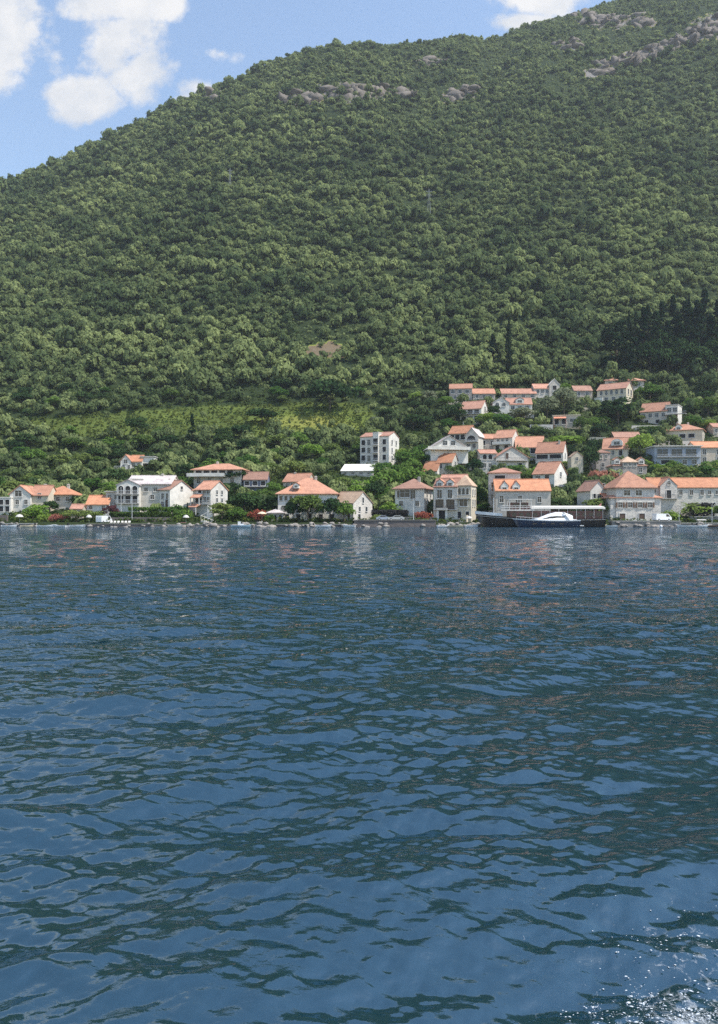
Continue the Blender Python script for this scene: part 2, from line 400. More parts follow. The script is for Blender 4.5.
# ------------------------------------------------------------------ water
def wave(X, Y, dmin):
    """sum of wavelets; dmin is the grid spacing, shorter ones fade where the grid is too coarse"""
    g = np.random.default_rng(5); z = np.zeros_like(X)
    calm = .30+2.6*np.clip(fbm(X/3.4, Y/2.0, 3, 60)*fbm(X/13, Y/8, 2, 63)*1.9-.12, 0, 1)
    gust = .36+1.05*np.clip((fbm(X/5.5, Y/3.2, 3, 68)-.30)/.36, 0, 1)   # ruffled and slack patches
    n = 110
    for i in range(n):
        lam = 0.065*(4.2/.065)**((i+g.random())/n)
        th = R(-90+14) + g.normal(0, .40 if lam > .3 else .6)
        k = 2*math.pi/lam
        sl_ = np.float64(.0255)*(1.22 if .15 < lam < .8 else .6)
        if lam < .26: sl_ *= 1.0+.15*np.clip((8.5-Y)/3.5, 0, 1)*np.clip(fbm(X/1.1, Y/.8, 2, 66)*2.4-.75, 0, 1)
        ph = g.random()*6.283
        w = np.clip(lam/(dmin*3.2)-.4, 0, 1)
        arg = k*(X*math.cos(th)+Y*math.sin(th))+ph + .5*np.sin(X*.31*(1+g.random())+ph)*np.cos(Y*.27)
        zz = np.sin(arg)
        zz = zz + .22*np.cos(2*arg)
        z += w*(sl_/k)*zz*((.5*calm+.55*gust) if lam < .4 else gust if lam < 1.6 else 1.7)
    return z
pr = np.concatenate([np.arange(1190, 900, -1.0), np.arange(900, 545, -.6), np.arange(545, 531, -.35)])
yw = np.concatenate([[1.5, 2.2], H*F/(pr-HY)])
yw = yw[yw < 198]; yw = np.concatenate([yw, [199, 202, 206.5, 215]])
uc = np.linspace(-.60, .60, 1000)
uw = np.concatenate([[-9,-4,-2,-1.2,-.85,-.7], uc, [.7,.85,1.2,2,4,9]])
Uw, Yw = np.meshgrid(uw, yw); Xw = Uw*np.maximum(Yw, 6) if False else Uw*Yw
dY = np.gradient(yw)[:, None]*np.ones_like(Uw); dX = Yw*np.gradient(uw)[None, :]
Zw = wave(Xw, Yw, np.maximum(dX, dY*.8))
edge = np.clip((.66-np.abs(Uw))/.05, 0, 1)*np.clip((Yw-1.6)/1.2, 0, 1)*np.clip((190-Yw)/20, 0, 1)
Zw *= edge
nr, nc = Uw.shape; idx = np.arange(nr*nc).reshape(nr, nc)
Fw = np.stack([idx[:-1,:-1], idx[:-1,1:], idx[1:,1:], idx[1:,:-1]], -1).reshape(-1, 4)
Vw = np.stack([Xw, Yw, Zw], -1).reshape(-1, 3)
nb = len(Vw)
Vw = np.concatenate([Vw, [(-400,-300,0),(400,-300,0),(400,1.5,0),(-400,1.5,0)]])   # flat water behind the viewer
# split that rectangle so it butts to the first row
Fw = np.concatenate([Fw, [(nb, nb+1, nb+2, nb+3)]])
wm, nt, b = newmat('sea_water'); N = nt.nodes; L = nt.links
b.inputs['Base Color'].default_value = (.004,.023,.034,1); b.inputs['Roughness'].default_value = .05; b.inputs['IOR'].default_value = 2.6; b.inputs['Specular Tint'].default_value = (.72,.90,1,1)
tcn = N.new('ShaderNodeTexCoord')
mp = N.new('ShaderNodeMapping'); mp.inputs['Scale'].default_value = (.75, 1.0, 1); mp.inputs['Rotation'].default_value = (0,0,R(20)); L.new(tcn.outputs['Object'], mp.inputs[0])
n1 = N.new('ShaderNodeTexNoise'); n1.inputs['Scale'].default_value = 2.2; n1.inputs['Detail'].default_value = 3; n1.inputs['Roughness'].default_value = .5; n1.inputs['Distortion'].default_value = .3; L.new(mp.outputs[0], n1.inputs['Vector'])
n2 = N.new('ShaderNodeTexNoise'); n2.inputs['Scale'].default_value = .045; n2.inputs['Detail'].default_value = 4; L.new(mp.outputs[0], n2.inputs['Vector'])
sxy = N.new('ShaderNodeSeparateXYZ'); L.new(tcn.outputs['Object'], sxy.inputs[0])
far = N.new('ShaderNodeMapRange'); far.inputs[1].default_value = 6; far.inputs[2].default_value = 45; far.inputs[3].default_value = .05; far.inputs[4].default_value = 1.0; L.new(sxy.outputs[1], far.inputs[0])
pt = N.new('ShaderNodeMapRange'); pt.inputs[1].default_value = .35; pt.inputs[2].default_value = .65; pt.inputs[3].default_value = .55; pt.inputs[4].default_value = 1.2; L.new(n2.outputs['Fac'], pt.inputs[0])
mu = N.new('ShaderNodeMath'); mu.operation = 'MULTIPLY'; L.new(far.outputs[0], mu.inputs[0]); L.new(pt.outputs[0], mu.inputs[1])
bp = N.new('ShaderNodeBump'); bp.inputs['Distance'].default_value = .8; L.new(mu.outputs[0], bp.inputs['Strength']); L.new(n1.outputs['Fac'], bp.inputs['Height'])
n3 = N.new('ShaderNodeTexNoise'); n3.inputs['Scale'].default_value = 7.0; n3.inputs['Detail'].default_value = 5; n3.inputs['Roughness'].default_value = .6; n3.inputs['Distortion'].default_value = .6; L.new(mp.outputs[0], n3.inputs['Vector'])
n4 = N.new('ShaderNodeTexNoise'); n4.inputs['Scale'].default_value = .55; n4.inputs['Detail'].default_value = 3; L.new(mp.outputs[0], n4.inputs['Vector'])
p3_ = N.new('ShaderNodeMapRange'); p3_.inputs[1].default_value = .38; p3_.inputs[2].default_value = .62; p3_.inputs[3].default_value = .12; p3_.inputs[4].default_value = .75; L.new(n4.outputs['Fac'], p3_.inputs[0])
b3 = N.new('ShaderNodeBump'); b3.inputs['Distance'].default_value = .016; L.new(p3_.outputs[0], b3.inputs['Strength']); L.new(n3.outputs['Fac'], b3.inputs['Height']); L.new(bp.outputs[0], b3.inputs['Normal'])
L.new(b3.outputs[0], b.inputs['Normal'])
me = np_mesh('water', Vw, Fw, wm, True)
tag(link(bpy.data.objects.new('water', me)), kind='structure')

def proj_(X, Y): return CX+F*X/Y, HY+F*H/Y
def film_mat():
    m, nt, b = newmat('foam_film'); N = nt.nodes; L = nt.links
    b.inputs['Base Color'].default_value = (.62,.66,.70,1); b.inputs['Roughness'].default_value = .6
    tc = N.new('ShaderNodeTexCoord'); v = N.new('ShaderNodeTexNoise'); v.inputs['Scale'].default_value = 16; v.inputs['Detail'].default_value = 7; v.inputs['Roughness'].default_value = .72; v.inputs['Distortion'].default_value = .8
    L.new(tc.outputs['Object'], v.inputs['Vector'])
    a = N.new('ShaderNodeAttribute'); a.attribute_name = 'amount'
    s = N.new('ShaderNodeMath'); s.operation = 'MULTIPLY_ADD'; s.inputs[1].default_value = .22; s.inputs[2].default_value = -.64; L.new(a.outputs['Fac'], s.inputs[0])
    t = N.new('ShaderNodeMath'); t.operation = 'ADD'; L.new(s.outputs[0], t.inputs[0]); L.new(v.outputs['Fac'], t.inputs[1])
    r = N.new('ShaderNodeMapRange'); r.inputs[1].default_value = 0; r.inputs[2].default_value = .22; r.inputs[4].default_value = .6; L.new(t.outputs[0], r.inputs[0])
    L.new(r.outputs[0], b.inputs['Alpha']); return m

# foam and spray of a passing wake, lower right
def foam():
    V = []; Fc = []; g = np.random.default_rng(3)
    cl = [(706,1000,26,7,260),(676,1004,30,8,130),(640,984,13,9,170),(646,1016,16,7,120),(625,1003,22,12,80),(594,991,7,4,60),(655,960,55,36,150),(700,930,40,28,70),(606,1016,14,5,60),(580,1000,40,20,40),(640,925,50,22,45),(735,1000,30,20,160),(690,985,30,14,120)]
    hx = np.array([0,1,2,3,4,5])*math.pi/3
    for (cx, cy, a, b_, n) in cl:
        for _ in range(int(n*.5)):
            p = cx+g.normal(0, a*.55); q = cy+g.normal(0, b_*.6)
            if q < 880: continue
            Y = H*F/(q-HY); X = (p-CX)/F*Y
            r = abs(g.normal(0, .0024))+.0007+(.006*g.random() if g.random() < .06 else 0)
            st = 1+g.random()*1.8
            zc = float(wave(np.array([X]), np.array([Y]), np.array([.01]))[0]) + .004 + (g.random()**3)*.05*(1 if r < .008 else .1)
            an = g.random()*1.2-.6; c, s_ = math.cos(an), math.sin(an)
            bse = len(V); rr = r*(.6+.8*g.random(6))
            for h_, ri in zip(hx, rr):
                ex, ey = math.cos(h_)*ri*st, math.sin(h_)*ri
                V.append((X+ex*c-ey*s_, Y+ex*s_+ey*c, zc))
            V.append((X, Y, zc+r*.7)); V.append((X, Y, zc-r*.4))
            for i in range(6):
                Fc.append((bse+i, bse+(i+1) % 6, bse+6)); Fc.append((bse+(i+1) % 6, bse+i, bse+7))
    me = np_mesh('foam', np.array(V), np.array(Fc), M['foam'], False)
    # lacy film of bubbles lying on the water
    nx, ny = 200, 150
    FX, FY = np.meshgrid(np.linspace(.95, 3.2, nx), np.linspace(3.6, 5.6, ny))
    FZ = wave(FX, FY, np.full_like(FX, .01))+.0035
    pxf, pyf = proj_(FX, FY)
    a_ = np.clip(1-np.sqrt(((pxf-690)/95)**2+((pyf-1010)/46)**2), 0, 1)+.45*np.clip(1-np.sqrt(((pxf-690)/110)**2+((pyf-955)/60)**2), 0, 1)
    ii = np.arange(nx*ny).reshape(ny, nx)
    fm = np_mesh('foam_film', np.stack([FX, FY, FZ], -1).reshape(-1, 3), np.stack([ii[:-1,:-1], ii[:-1,1:], ii[1:,1:], ii[1:,:-1]], -1).reshape(-1, 4), film_mat(), True)
    at_ = fm.attributes.new('amount', 'FLOAT', 'POINT'); at_.data.foreach_set('value', np.clip(a_, 0, 1).astype(np.float32).ravel())
    o = link(bpy.data.objects.new('foam', me)); tag(o, 'white foam and spray flecks on the water at lower right', 'foam', kind='stuff')
    f_ = link(bpy.data.objects.new('foam_film', fm), o); tag(f_, kind='stuff')
foam()
# ------------------------------------------------------------------ houses
OCC = []      # (x0, x1, top, bottom, distance) of each house in the frame, so that trees can be kept off them
FOOT = []     # footprints (x, y, radius)
ARCHSEG = 6
def arch_prof(w, h, arched):
    if not arched: return [(-w/2, -h/2), (w/2, -h/2), (w/2, h/2), (-w/2, h/2)]
    p = [(-w/2, -h/2), (w/2, -h/2)]; r = w/2; zc = h/2-r
    for i in range(ARCHSEG+1):
        t = math.pi*i/ARCHSEG; p.append((r*math.cos(t), zc+r*math.sin(t)))
    return p

def opening(parent, name, face, a, zc, w, h, plane, kind='win', trim=None, shut=None):
    """window or door: a surround proud of the wall, the pane set back in it as a child; face f (front), r, l"""
    arched = 'arch' in kind
    t = max(.09, min(.16, w*.1)); d = .13
    inner = arch_prof(w, h, arched); outer = arch_prof(w+2*t, h+2*t, arched)
    n = len(inner); m = MB()
    vs = [(x, -d, z) for x, z in outer] + [(x, -d, z) for x, z in inner] + [(x, -.012, z) for x, z in inner] + [(x, -.002, z) for x, z in outer]
    fs = []
    for i in range(n):
        j = (i+1) % n
        fs += [(i, j, n+j, n+i), (n+i, n+j, 2*n+j, 2*n+i), (j, i, 3*n+i, 3*n+j)]
    m.add(vs, fs)
    if kind in ('win', 'arch') and w > .8:
        m.box(-.035, .035, -.07, -.03, -h/2, h/2)
        m.box(-w/2, w/2, -.068, -.032, h*.12, h*.12+.05)
    m.box(-w/2-t-.06, w/2+t+.06, -d-.09, -.003, -h/2-t-.08, -h/2-t-.001)
    f = m.build(name, trim or M['trim'])
    f.parent = parent
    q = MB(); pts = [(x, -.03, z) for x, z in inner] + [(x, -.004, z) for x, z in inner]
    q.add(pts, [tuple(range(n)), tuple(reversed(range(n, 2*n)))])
    pane = q.build('pane' if name == 'window' else ('opening' if name == 'loggia' else 'door_leaf'), M['glass'] if kind in ('win', 'arch', 'shut') else (M['dark'] if name == 'loggia' else M['wood']), f)  # a loggia gets a flat dark sheet painted as the shade of its recess
    if shut is not None:
        s = MB()
        for sg in (-1, 1):
            x0 = sg*(w/2+t+.02); x1 = sg*(w/2+t+.02+w*.46)
            s.box(min(x0, x1), max(x0, x1), -.2, -.14, -h/2, h/2)
        s.build('shutter', shut, f)
    if face == 'f': f.location = (a, plane, zc)
    elif face == 'r': f.location = (plane, a, zc); f.rotation_euler = (0, 0, R(90))
    else: f.location = (plane, a, zc); f.rotation_euler = (0, 0, R(-90))
    return f

def gable_walls(m, x0, x1, y0, y1, zb, ze, zr, kind):
    if kind == 'gy':
        xm = (x0+x1)/2
        m.prism([(x0, zb), (x1, zb), (x1, ze), (xm, zr), (x0, ze)], y0, y1)
    elif kind == 'gx':
        ym = (y0+y1)/2
        pr = [(y0, zb), (y1, zb), (y1, ze), (ym, zr), (y0, ze)]
        n = len(pr)
        vs = [(x0, y, z) for y, z in pr] + [(x1, y, z) for y, z in pr]
        m.add(vs, [tuple(range(n)), tuple(reversed(range(n, 2*n)))] + [((i+1) % n, i, n+i, n+(i+1) % n) for i in range(n)])
    elif kind == 'shed':
        pr = [(y0, zb), (y1, zb), (y1, zr), (y0, ze)]; n = 4
        vs = [(x0, y, z) for y, z in pr] + [(x1, y, z) for y, z in pr]
        m.add(vs, [tuple(range(n)), tuple(reversed(range(n, 2*n)))] + [((i+1) % n, i, n+i, n+(i+1) % n) for i in range(n)])
    else:
        m.box(x0, x1, y0, y1, zb, ze)

def slab(m, quad, th):
    """a roof face as a slab of thickness th under its top surface"""
    q = [Vector(p) for p in quad]; n = len(q)
    vs = [tuple(p) for p in q] + [(p.x, p.y, p.z-th) for p in q]
    m.add(vs, [tuple(range(n)), tuple(reversed(range(n, 2*n)))] + [((i+1) % n, i, n+i, n+(i+1) % n) for i in range(n)])

def roof_mesh(m, x0, x1, y0, y1, ze, zr, kind, o):
    th = .2; lift = .06
    if kind == 'gx':
        ym = (y0+y1)/2; sl = (zr-ze)/((y1-y0)/2); k = sl*o
        e = ze+lift+th-k; r = zr+lift+th
        slab(m, [(x0-o*.5, y0-o, e), (x1+o*.5, y0-o, e), (x1+o*.5, ym, r), (x0-o*.5, ym, r)], th)
        slab(m, [(x0-o*.5, ym, r), (x1+o*.5, ym, r), (x1+o*.5, y1+o, e), (x0-o*.5, y1+o, e)], th)
        m.tube((x0-o*.5, ym, r+.02), (x1+o*.5, ym, r+.02), .13, n=6)
    elif kind == 'gy':
        xm = (x0+x1)/2; sl = (zr-ze)/((x1-x0)/2); k = sl*o
        e = ze+lift+th-k; r = zr+lift+th
        slab(m, [(x0-o, y0-o*.6, e), (xm, y0-o*.6, r), (xm, y1+o*.5, r), (x0-o, y1+o*.5, e)], th)
        slab(m, [(xm, y0-o*.6, r), (x1+o, y0-o*.6, e), (x1+o, y1+o*.5, e), (xm, y1+o*.5, r)], th)
        m.tube((xm, y0-o*.6, r+.02), (xm, y1+o*.5, r+.02), .13, n=6)
    elif kind == 'hip':
        w, d = x1-x0, y1-y0; sd = min(w, d)/2; sl = (zr-ze)/sd; e = ze+.02; r = zr+.02
        a = (x0-o, y0-o, e); b = (x1+o, y0-o, e); c = (x1+o, y1+o, e); dd = (x0-o, y1+o, e)
        if w >= d: p = (x0+sd, (y0+y1)/2, r); q = (x1-sd, (y0+y1)/2, r)
        else: p = ((x0+x1)/2, y0+sd, r); q = ((x0+x1)/2, y1-sd, r)
        vs = [a, b, c, dd, p, q] + [(v[0], v[1], v[2]-th) for v in (a, b, c, dd)]
        if abs(w-d) < .05:
            fs = [(0,1,4), (1,2,4), (2,3,4), (3,0,4)]
        elif w >= d: fs = [(0,1,5,4), (1,2,5), (2,3,4,5), (3,0,4)]
        else: fs = [(0,1,4), (1,2,5,4), (2,3,5), (3,0,4,5)]
        fs += [(1,0,6,7), (2,1,7,8), (3,2,8,9), (0,3,9,6), (9,8,7,6)]
        m.add(vs, fs)
    elif kind == 'flat':
        m.box(x0-o*.6, x1+o*.6, y0-o, y1+o*.6, ze+.01, ze+.28)
    elif kind == 'shed':
        d = y1-y0; k = (zr-ze)/d*o
        slab(m, [(x0-o*.5, y0-o, ze-k+.26), (x1+o*.5, y0-o, ze-k+.26), (x1+o*.5, y1+o*.5, zr+.26), (x0-o*.5, y1+o*.5, zr+.26)], th)

def house(cx, base, label, wings, yaw=0, Y=None, name='house', cat='house', wins=(), balc=(), chim=(), dorm=(), extra=None, short=None):
    Y = Y or ray_ground(cx, base)
    k = Y/F
    x, y, z = W(cx, base, Y)
    zg = gz(x, Y); z = max(z, zg-.6) if abs(z-zg) < 3 else z
    root = tag(empty(name, (x, Y, z), R(yaw)), label, cat)
    ev = yaw+math.degrees(math.atan((cx-CX)/F))     # how far the front is turned from the line of sight
    cy = max(.6, math.cos(R(ev)))
    lo = min(w[0] for w in wings); hi = max(w[1] for w in wings)
    f_ = 1-min(.5, max(w[4] for w in wings)*abs(math.sin(R(ev)))*.95/(hi-lo)) if abs(yaw) >= 9 and abs(ev) > 4 and ev*yaw > 0 else 1.0
    an = lo if yaw < 0 else hi                       # part of the width seen is the side wall of a house turned away
    lx = lambda px: (an+(px-an)*f_-cx)*k/cy
    lz = lambda py: (base-py)*k
    built = []
    for w in wings:
        x0, x1, ye, yr, dep, kind = w[:6]
        o_ = w[6] if len(w) > 6 else {}
        y0 = o_.get('y0', 0.0); y1 = y0+dep*k
        zb = lz(o_['zb']) if 'zb' in o_ else -min(4.5, 1.2+(dep*k)*.25)
        ze, zr = lz(ye), lz(yr)
        X0, X1 = lx(x0), lx(x1)
        m = MB(); gable_walls(m, X0, X1, y0, y1, zb, ze, zr, kind)
        wn = 'wall' if len(wings) == 1 or not built else 'wing_wall'
        m.build(wn, M[o_.get('wall', 'white')], root)
        rm = MB(); roof_mesh(rm, X0, X1, y0, y1, ze, zr, kind, o_.get('o', .45))
        rf = rm.build('roof', M[o_.get('roof', 'roof')], root)
        built.append((X0, X1, y0, y1, ze, zr, kind, rf))
    for w in wins:                      # (wing, face, n, a, b, yc, width, height, kind, extra)
        wi, face, n, a, b_, yc, ww, hh, kd = w[:9]
        ex = w[9] if len(w) > 9 else {}
        X0, X1, y0, y1 = built[wi][:4]
        nm = {'log': 'loggia', 'door': 'door'}.get(kd.replace('arch', '').strip() if kd != 'arch' else 'win', 'window')
        for i in range(n):
            f = .5 if n == 1 else i/(n-1)
            if face == 'f':
                pa = lx(a+(b_-a)*f); plane = y0
            else:
                pa = y0+(y1-y0)*(a+(b_-a)*f); plane = X1 if face == 'r' else X0
            opening(root, nm, face, pa, lz(yc), ww*k*1.12, hh*k*1.1, plane, 'win' if kd == 'shut' else kd, M[ex['trim']] if 'trim' in ex else None,
                    M[ex.get('shut', 'shutter_green')] if kd == 'shut' else None)
    for bq in balc:                     # (wing, xa, xb, y of slab, depth m, rail material)
        wi, xa, xb, ys_, dp, rmn = bq
        y0 = built[wi][2]; A, B = lx(xa), lx(xb); zz = lz(ys_)
        m = MB().box(A, B, y0-dp, y0-.003, zz-.18, zz)
        bo = m.build('balcony', M['concrete'] if rmn != 'white' else M['white'], root)
        m = MB()
        if rmn == 'white':
            m.box(A, B, y0-dp, y0-dp+.12, zz+.002, zz+.95)
        else:
            m.box(A, B, y0-dp+.02, y0-dp+.07, zz+.92, zz+.99)
            n = max(3, int((B-A)/.28))
            for i in range(n+1):
                xx = A+.03+(B-A-.06)*i/n; m.box(xx-.02, xx+.02, y0-dp+.025, y0-dp+.065, zz+.002, zz+.918)
            for xx in (A+.02, B-.07): m.box(xx, xx+.05, y0-dp+.075, y0-.01, zz+.92, zz+.98)
        m.build('railing', M[rmn], bo)
    for (wi, fx, fy, hh) in chim:       # chimney on a roof: fractions across the wing, height in metres over the ridge
        X0, X1, y0, y1, ze, zr, kind, rf = built[wi]
        xx = X0+(X1-X0)*fx; yq = y0+(y1-y0)*fy
        m = MB().box(xx-.35, xx+.35, yq-.3, yq+.3, ze, zr+hh); m.box(xx-.43, xx+.43, yq-.38, yq+.38, zr+hh+.001, zr+hh+.14)
        m.box(xx-.3, xx+.3, yq-.06, yq+.06, zr+hh+.142, zr+hh+.36)
        m.build('chimney', M['grey'], rf)
    for (wi, px, yt, yb, wpx, kd) in dorm:
        X0, X1, y0, y1, ze, zr, kind, rf = built[wi]
        ww = wpx*k; xx = lx(px); z0, z1 = lz(yb), lz(yt); zm = z0+(z1-z0)*.68
        dep = (y1-y0)*.4; yf = y0+.12
        m = MB()
        if kd == 'arch':
            pr = [(xx-ww/2, z0), (xx+ww/2, z0)]+[(xx+ww/2*math.cos(math.pi*i/8), z0+(z1-z0)*.35+(z1-z0)*.6*math.sin(math.pi*i/8)) for i in range(9)]
            m.prism(pr, yf, yf+dep)
            d = m.build('dormer', M['white'], root)
        else:
            m.prism([(xx-ww/2, z0), (xx+ww/2, z0), (xx+ww/2, zm), (xx, z1), (xx-ww/2, zm)], yf, yf+dep)
            d = m.build('dormer', M['white'], root)
            r_ = MB(); roof_mesh(r_, xx-ww/2, xx+ww/2, yf, yf+dep, zm, z1, 'gy', .18)
            r_.build('dormer_roof', M['roof'], d)
        opening(root, 'window', 'f', xx, z0+(zm-z0)*.5, ww*.5, (zm-z0)*.66, yf, 'win')
    if extra: extra(root, lx, lz, k, built)
    xs = [w[0] for w in wings]+[w[1] for w in wings]
    OCC.append((min(xs)-1, max(xs)+1, min(w[3] for w in wings)-1, base, Y, short or label))
    for b_ in built:
        cxx = (b_[0]+b_[1])/2; cyy = (b_[2]+b_[3])/2; c, s_ = math.cos(R(yaw)), math.sin(R(yaw))
        FOOT.append((x+cxx*c-cyy*s_, Y+cxx*s_+cyy*c, max(b_[1]-b_[0], b_[3]-b_[2])*.5))
    return root

def awning(y_top, y_bot, xa, xb, out, mname):
    def f(root, lx, lz, k, built):
        y0 = built[0][2]; A, B = lx(xa), lx(xb)
        m = MB(); slab(m, [(A, y0-out, lz(y_bot)), (B, y0-out, lz(y_bot)), (B, y0-.02, lz(y_top)), (A, y0-.02, lz(y_top))], .08)
        for xx in (A+.1, B-.1): m.tube((xx, y0-out+.1, -1), (xx, y0-out+.1, lz(y_bot)-.08), .05)
        m.build('awning', M[mname], root)
    return f

# ---- left shore
house(26, 514, 'white villa with blue gable window and two-storey pillared loggia at the far left shore', [
  (11,30,494,486,30,'gy',{'roof':'roof'}), (28,45,495,485.5,26,'gx',{'y0':1.2,'wall':'cream'}), (-3,14,498,497,22,'flat',{'y0':-1.5,'roof':'white','o':.2})], Y=226, short='the gabled white villa',
  wins=[(0,'f',1,19,19,493.5,6,5.5,'win'),(2,'f',3,0,11,502.3,3.6,4.6,'log'),(2,'f',3,0,11,509,3.6,4.8,'log'),(1,'f',1,37,37,496,3,5,'win'),(0,'f',2,18,26,502,3,4,'win')], chim=[(1,.5,.6,.4)])
house(57, 509, 'grey house under an orange hipped roof beside the gabled white villa', [(45,71,494.5,485.5,26,'hip',{'wall':'grey','roof':'roof_bright','o':.8})], Y=232, short='the orange hipped house',
  wins=[(0,'f',3,49,67,499,3.2,4,'win'),(0,'f',1,56,56,505.5,3,5,'door')], chim=[(0,.7,.5,.3)])
house(96, 513, 'low bungalow with an orange roof half hidden by shrubs', [(87,108,504,496,20,'gx',{'wall':'white','roof':'roof_bright'})], Y=222, short='the low orange bungalow', wins=[(0,'f',2,91,103,507.5,2.6,3.4,'win')])
house(76, 514, 'little shed with a flat-pitched pinkish tile roof among the shrubs', [(71,82,508.5,505,10,'gx',{'roof':'roof_pink','wall':'sand'})], Y=219, name='shed', cat='shed', short='the little pink shed', wins=[(0,'f',1,76,76,511,2,3,'door')])
house(112, 511, 'small pale grey flat-topped annex left of the arched loggia block', [(106,120,492,491,18,'flat',{'wall':'grey','roof':'concrete'})], Y=224, name='annex', cat='annex', short='the grey annex',
  wins=[(0,'f',2,109.5,116,497,3,4,'win'),(0,'f',2,109.5,116,505,3,4.5,'win')])
house(143, 510, 'large pale apartment house with stacked arched loggias and a greyish pink roof', [
  (127,170,484,475.5,40,'gx',{'roof':'roof_pale','wall':'grey'}), (119.5,141,485.5,480.5,24,'gy',{'y0':-1.8,'wall':'white','roof':'roof_pale','o':.3}), (128,141,479,478,14,'flat',{'y0':2.2,'zb':484,'roof':'white','o':.25})], Y=224, short='the arched loggia block',
  wins=[(1,'f',3,123.5,137,490,4.4,7,'archlog'),(1,'f',3,123.5,137,499.5,4.4,6.5,'log'),(0,'f',2,146,155,489.5,3.4,3.6,'win'),(0,'f',2,152,162,497,3.4,4,'win'),(2,'f',2,132,137.5,481.5,3.2,2.6,'win'),(0,'r',2,.3,.7,492,3.5,4,'win')],
  balc=[(1,119.5,141,503.2,1.0,'rail'),(1,119.5,141,494,.9,'rail')], chim=[(0,.7,.5,.5)])
house(173, 509, 'white house with terracotta roof and blank white gable right of the loggia block', [(157,183,489.5,480.5,32,'gx',{'roof':'roof_brown'})], yaw=-33, Y=221, short='the blank white gable',
  wins=[(0,'f',3,160,178,496,3,5,'win'),(0,'f',2,160,169,504,3.2,4.6,'win'),(0,'f',1,177,177,503,3.4,7,'door'),(0,'r',1,.5,.5,487.5,2.2,3,'win')], chim=[(0,.25,.4,.4)])
house(134, 471, 'small white gabled house alone in the woods above the shore', [(121,131,461,455,16,'gy',{}), (129.5,141,461,455.2,14,'gx',{'y0':.9,'roof':'roof_bright'}), (139,152,456.5,455.5,12,'flat',{'y0':2.0,'roof':'concrete','zb':463})], short='the lone gabled house',
  wins=[(0,'f',1,126,126,461.5,3.4,3.6,'win'),(0,'f',2,124,129,467,2.4,3.4,'log'),(1,'f',2,133,138,465,2.6,4,'win')], balc=[(0,116,132,469,1.6,'rail')])
house(218, 489, 'hip-roofed villa with a dark top-floor loggia and long white balcony', [(194,241,469.5,462.5,34,'hip',{'wall':'grey','roof':'roof','o':.9})], yaw=-6, short='the long-balcony villa',
  wins=[(0,'f',5,199,230,472.3,5.6,3.6,'log'),(0,'f',4,199,232,480.5,3.4,5,'win'),(0,'r',2,.3,.7,473,4,3.5,'log')], balc=[(0,189,226,476.2,2.2,'white')], chim=[(0,.4,.5,.4)])
def porch(root, lx, lz, k, built):
    for (a, b_, yt, yb, o) in ((197,214,493.5,497.5,2.0),(195,211,503.5,507,2.8)):
        y0 = built[0][2]; m = MB()
        slab(m, [(lx(a), y0-o, lz(yb)), (lx(b_), y0-o, lz(yb)), (lx(b_), y0-.01, lz(yt)), (lx(a), y0-.01, lz(yt))], .16)
        m.build('porch_roof', M['roof'], root)
        p = MB()
        for xx in (lx(a)+.2, lx(b_)-.2): p.box(xx-.1, xx+.1, y0-o+.1, y0-o+.3, lz(yb)-2.2, lz(yb)-.12)
        p.build('porch_post', M['white'], root)
house(211, 511, 'white house with an orange roof and two stacked tiled porches', [
  (200,227,489.5,481,30,'gx',{}), (190,202,490,486,20,'hip',{'y0':1.5,'wall':'grey'})], yaw=-24, Y=221, extra=porch, short='the stacked-porch house',
  wins=[(0,'f',2,216,223,491.5,3.2,4,'win'),(0,'f',1,208,208,491,3.6,3.4,'log'),(0,'f',2,203,209,500.5,3.2,4.2,'log'),(0,'f',2,217,223,499.5,3,4.4,'win'),(1,'f',1,195.5,195.5,495,3,4,'win'),(1,'f',1,195.5,195.5,503,3,4,'win'),(0,'r',2,.35,.65,492,2.6,3.6,'win'),(0,'r',2,.35,.65,500,2.6,3.6,'win')], balc=[(0,213,226,504,1.2,'rail')])
house(256, 491, 'dark grey-blue house with a terracotta roof behind the shore trees', [(243.5,267,479.5,472,24,'gx',{'wall':'slate','roof':'roof_brown'})], short='the dark blue house',
  wins=[(0,'f',3,247,263,483.3,4,4,'log')], balc=[(0,243,268,486.5,1.2,'darkrail')])
# ---- the boathouse group
house(299, 491, 'orange gabled house standing behind the big pyramid-roofed villa', [(283,316,481.5,473.5,26,'gx',{'wall':'sand','roof':'roof'})], yaw=-18, short='the gabled house at the back',
  wins=[(0,'f',2,289,296,485,3,3.4,'win'),(0,'r',1,.5,.5,481,3,3.4,'win')], chim=[(0,.3,.5,.4)])
house(307, 524, 'large villa with a broad orange pyramid roof and two rows of small windows', [
  (278,337,494.5,477.5,52,'hip',{'wall':'white','roof':'roof','o':.7}), (268,284,513.5,509.5,16,'hip',{'y0':-1.4,'wall':'stone','roof':'roof_pale'})], Y=216, short='the pyramid-roofed villa',
  wins=[(0,'f',8,281,316,499,2.6,4.2,'win',{'trim':'trim'}),(0,'f',7,283,330,508.5,3.2,4,'arch'),(0,'f',5,287,332,518,3.6,5.5,'log'),(1,'f',3,271,281,518.5,2.6,5.4,'archlog')], dorm=[(0,296,484,489,6,'gable')], chim=[(0,.62,.45,.2)])
house(350, 522, 'cream stone boathouse with a tan roof and a gable window', [(331,372,503,492,33,'gx',{'wall':'stone','roof':'roof_tan'})], yaw=-36, Y=213.5, short='the stone boathouse',
  wins=[(0,'f',3,338,364,509,2.6,3.6,'win'),(0,'f',2,340,364,517,3,5,'door'),(0,'r',1,.5,.5,500,2.2,5,'win'),(0,'r',2,.32,.68,509,2.4,4.2,'win'),(0,'r',1,.3,.3,517.5,3.4,6,'log')])
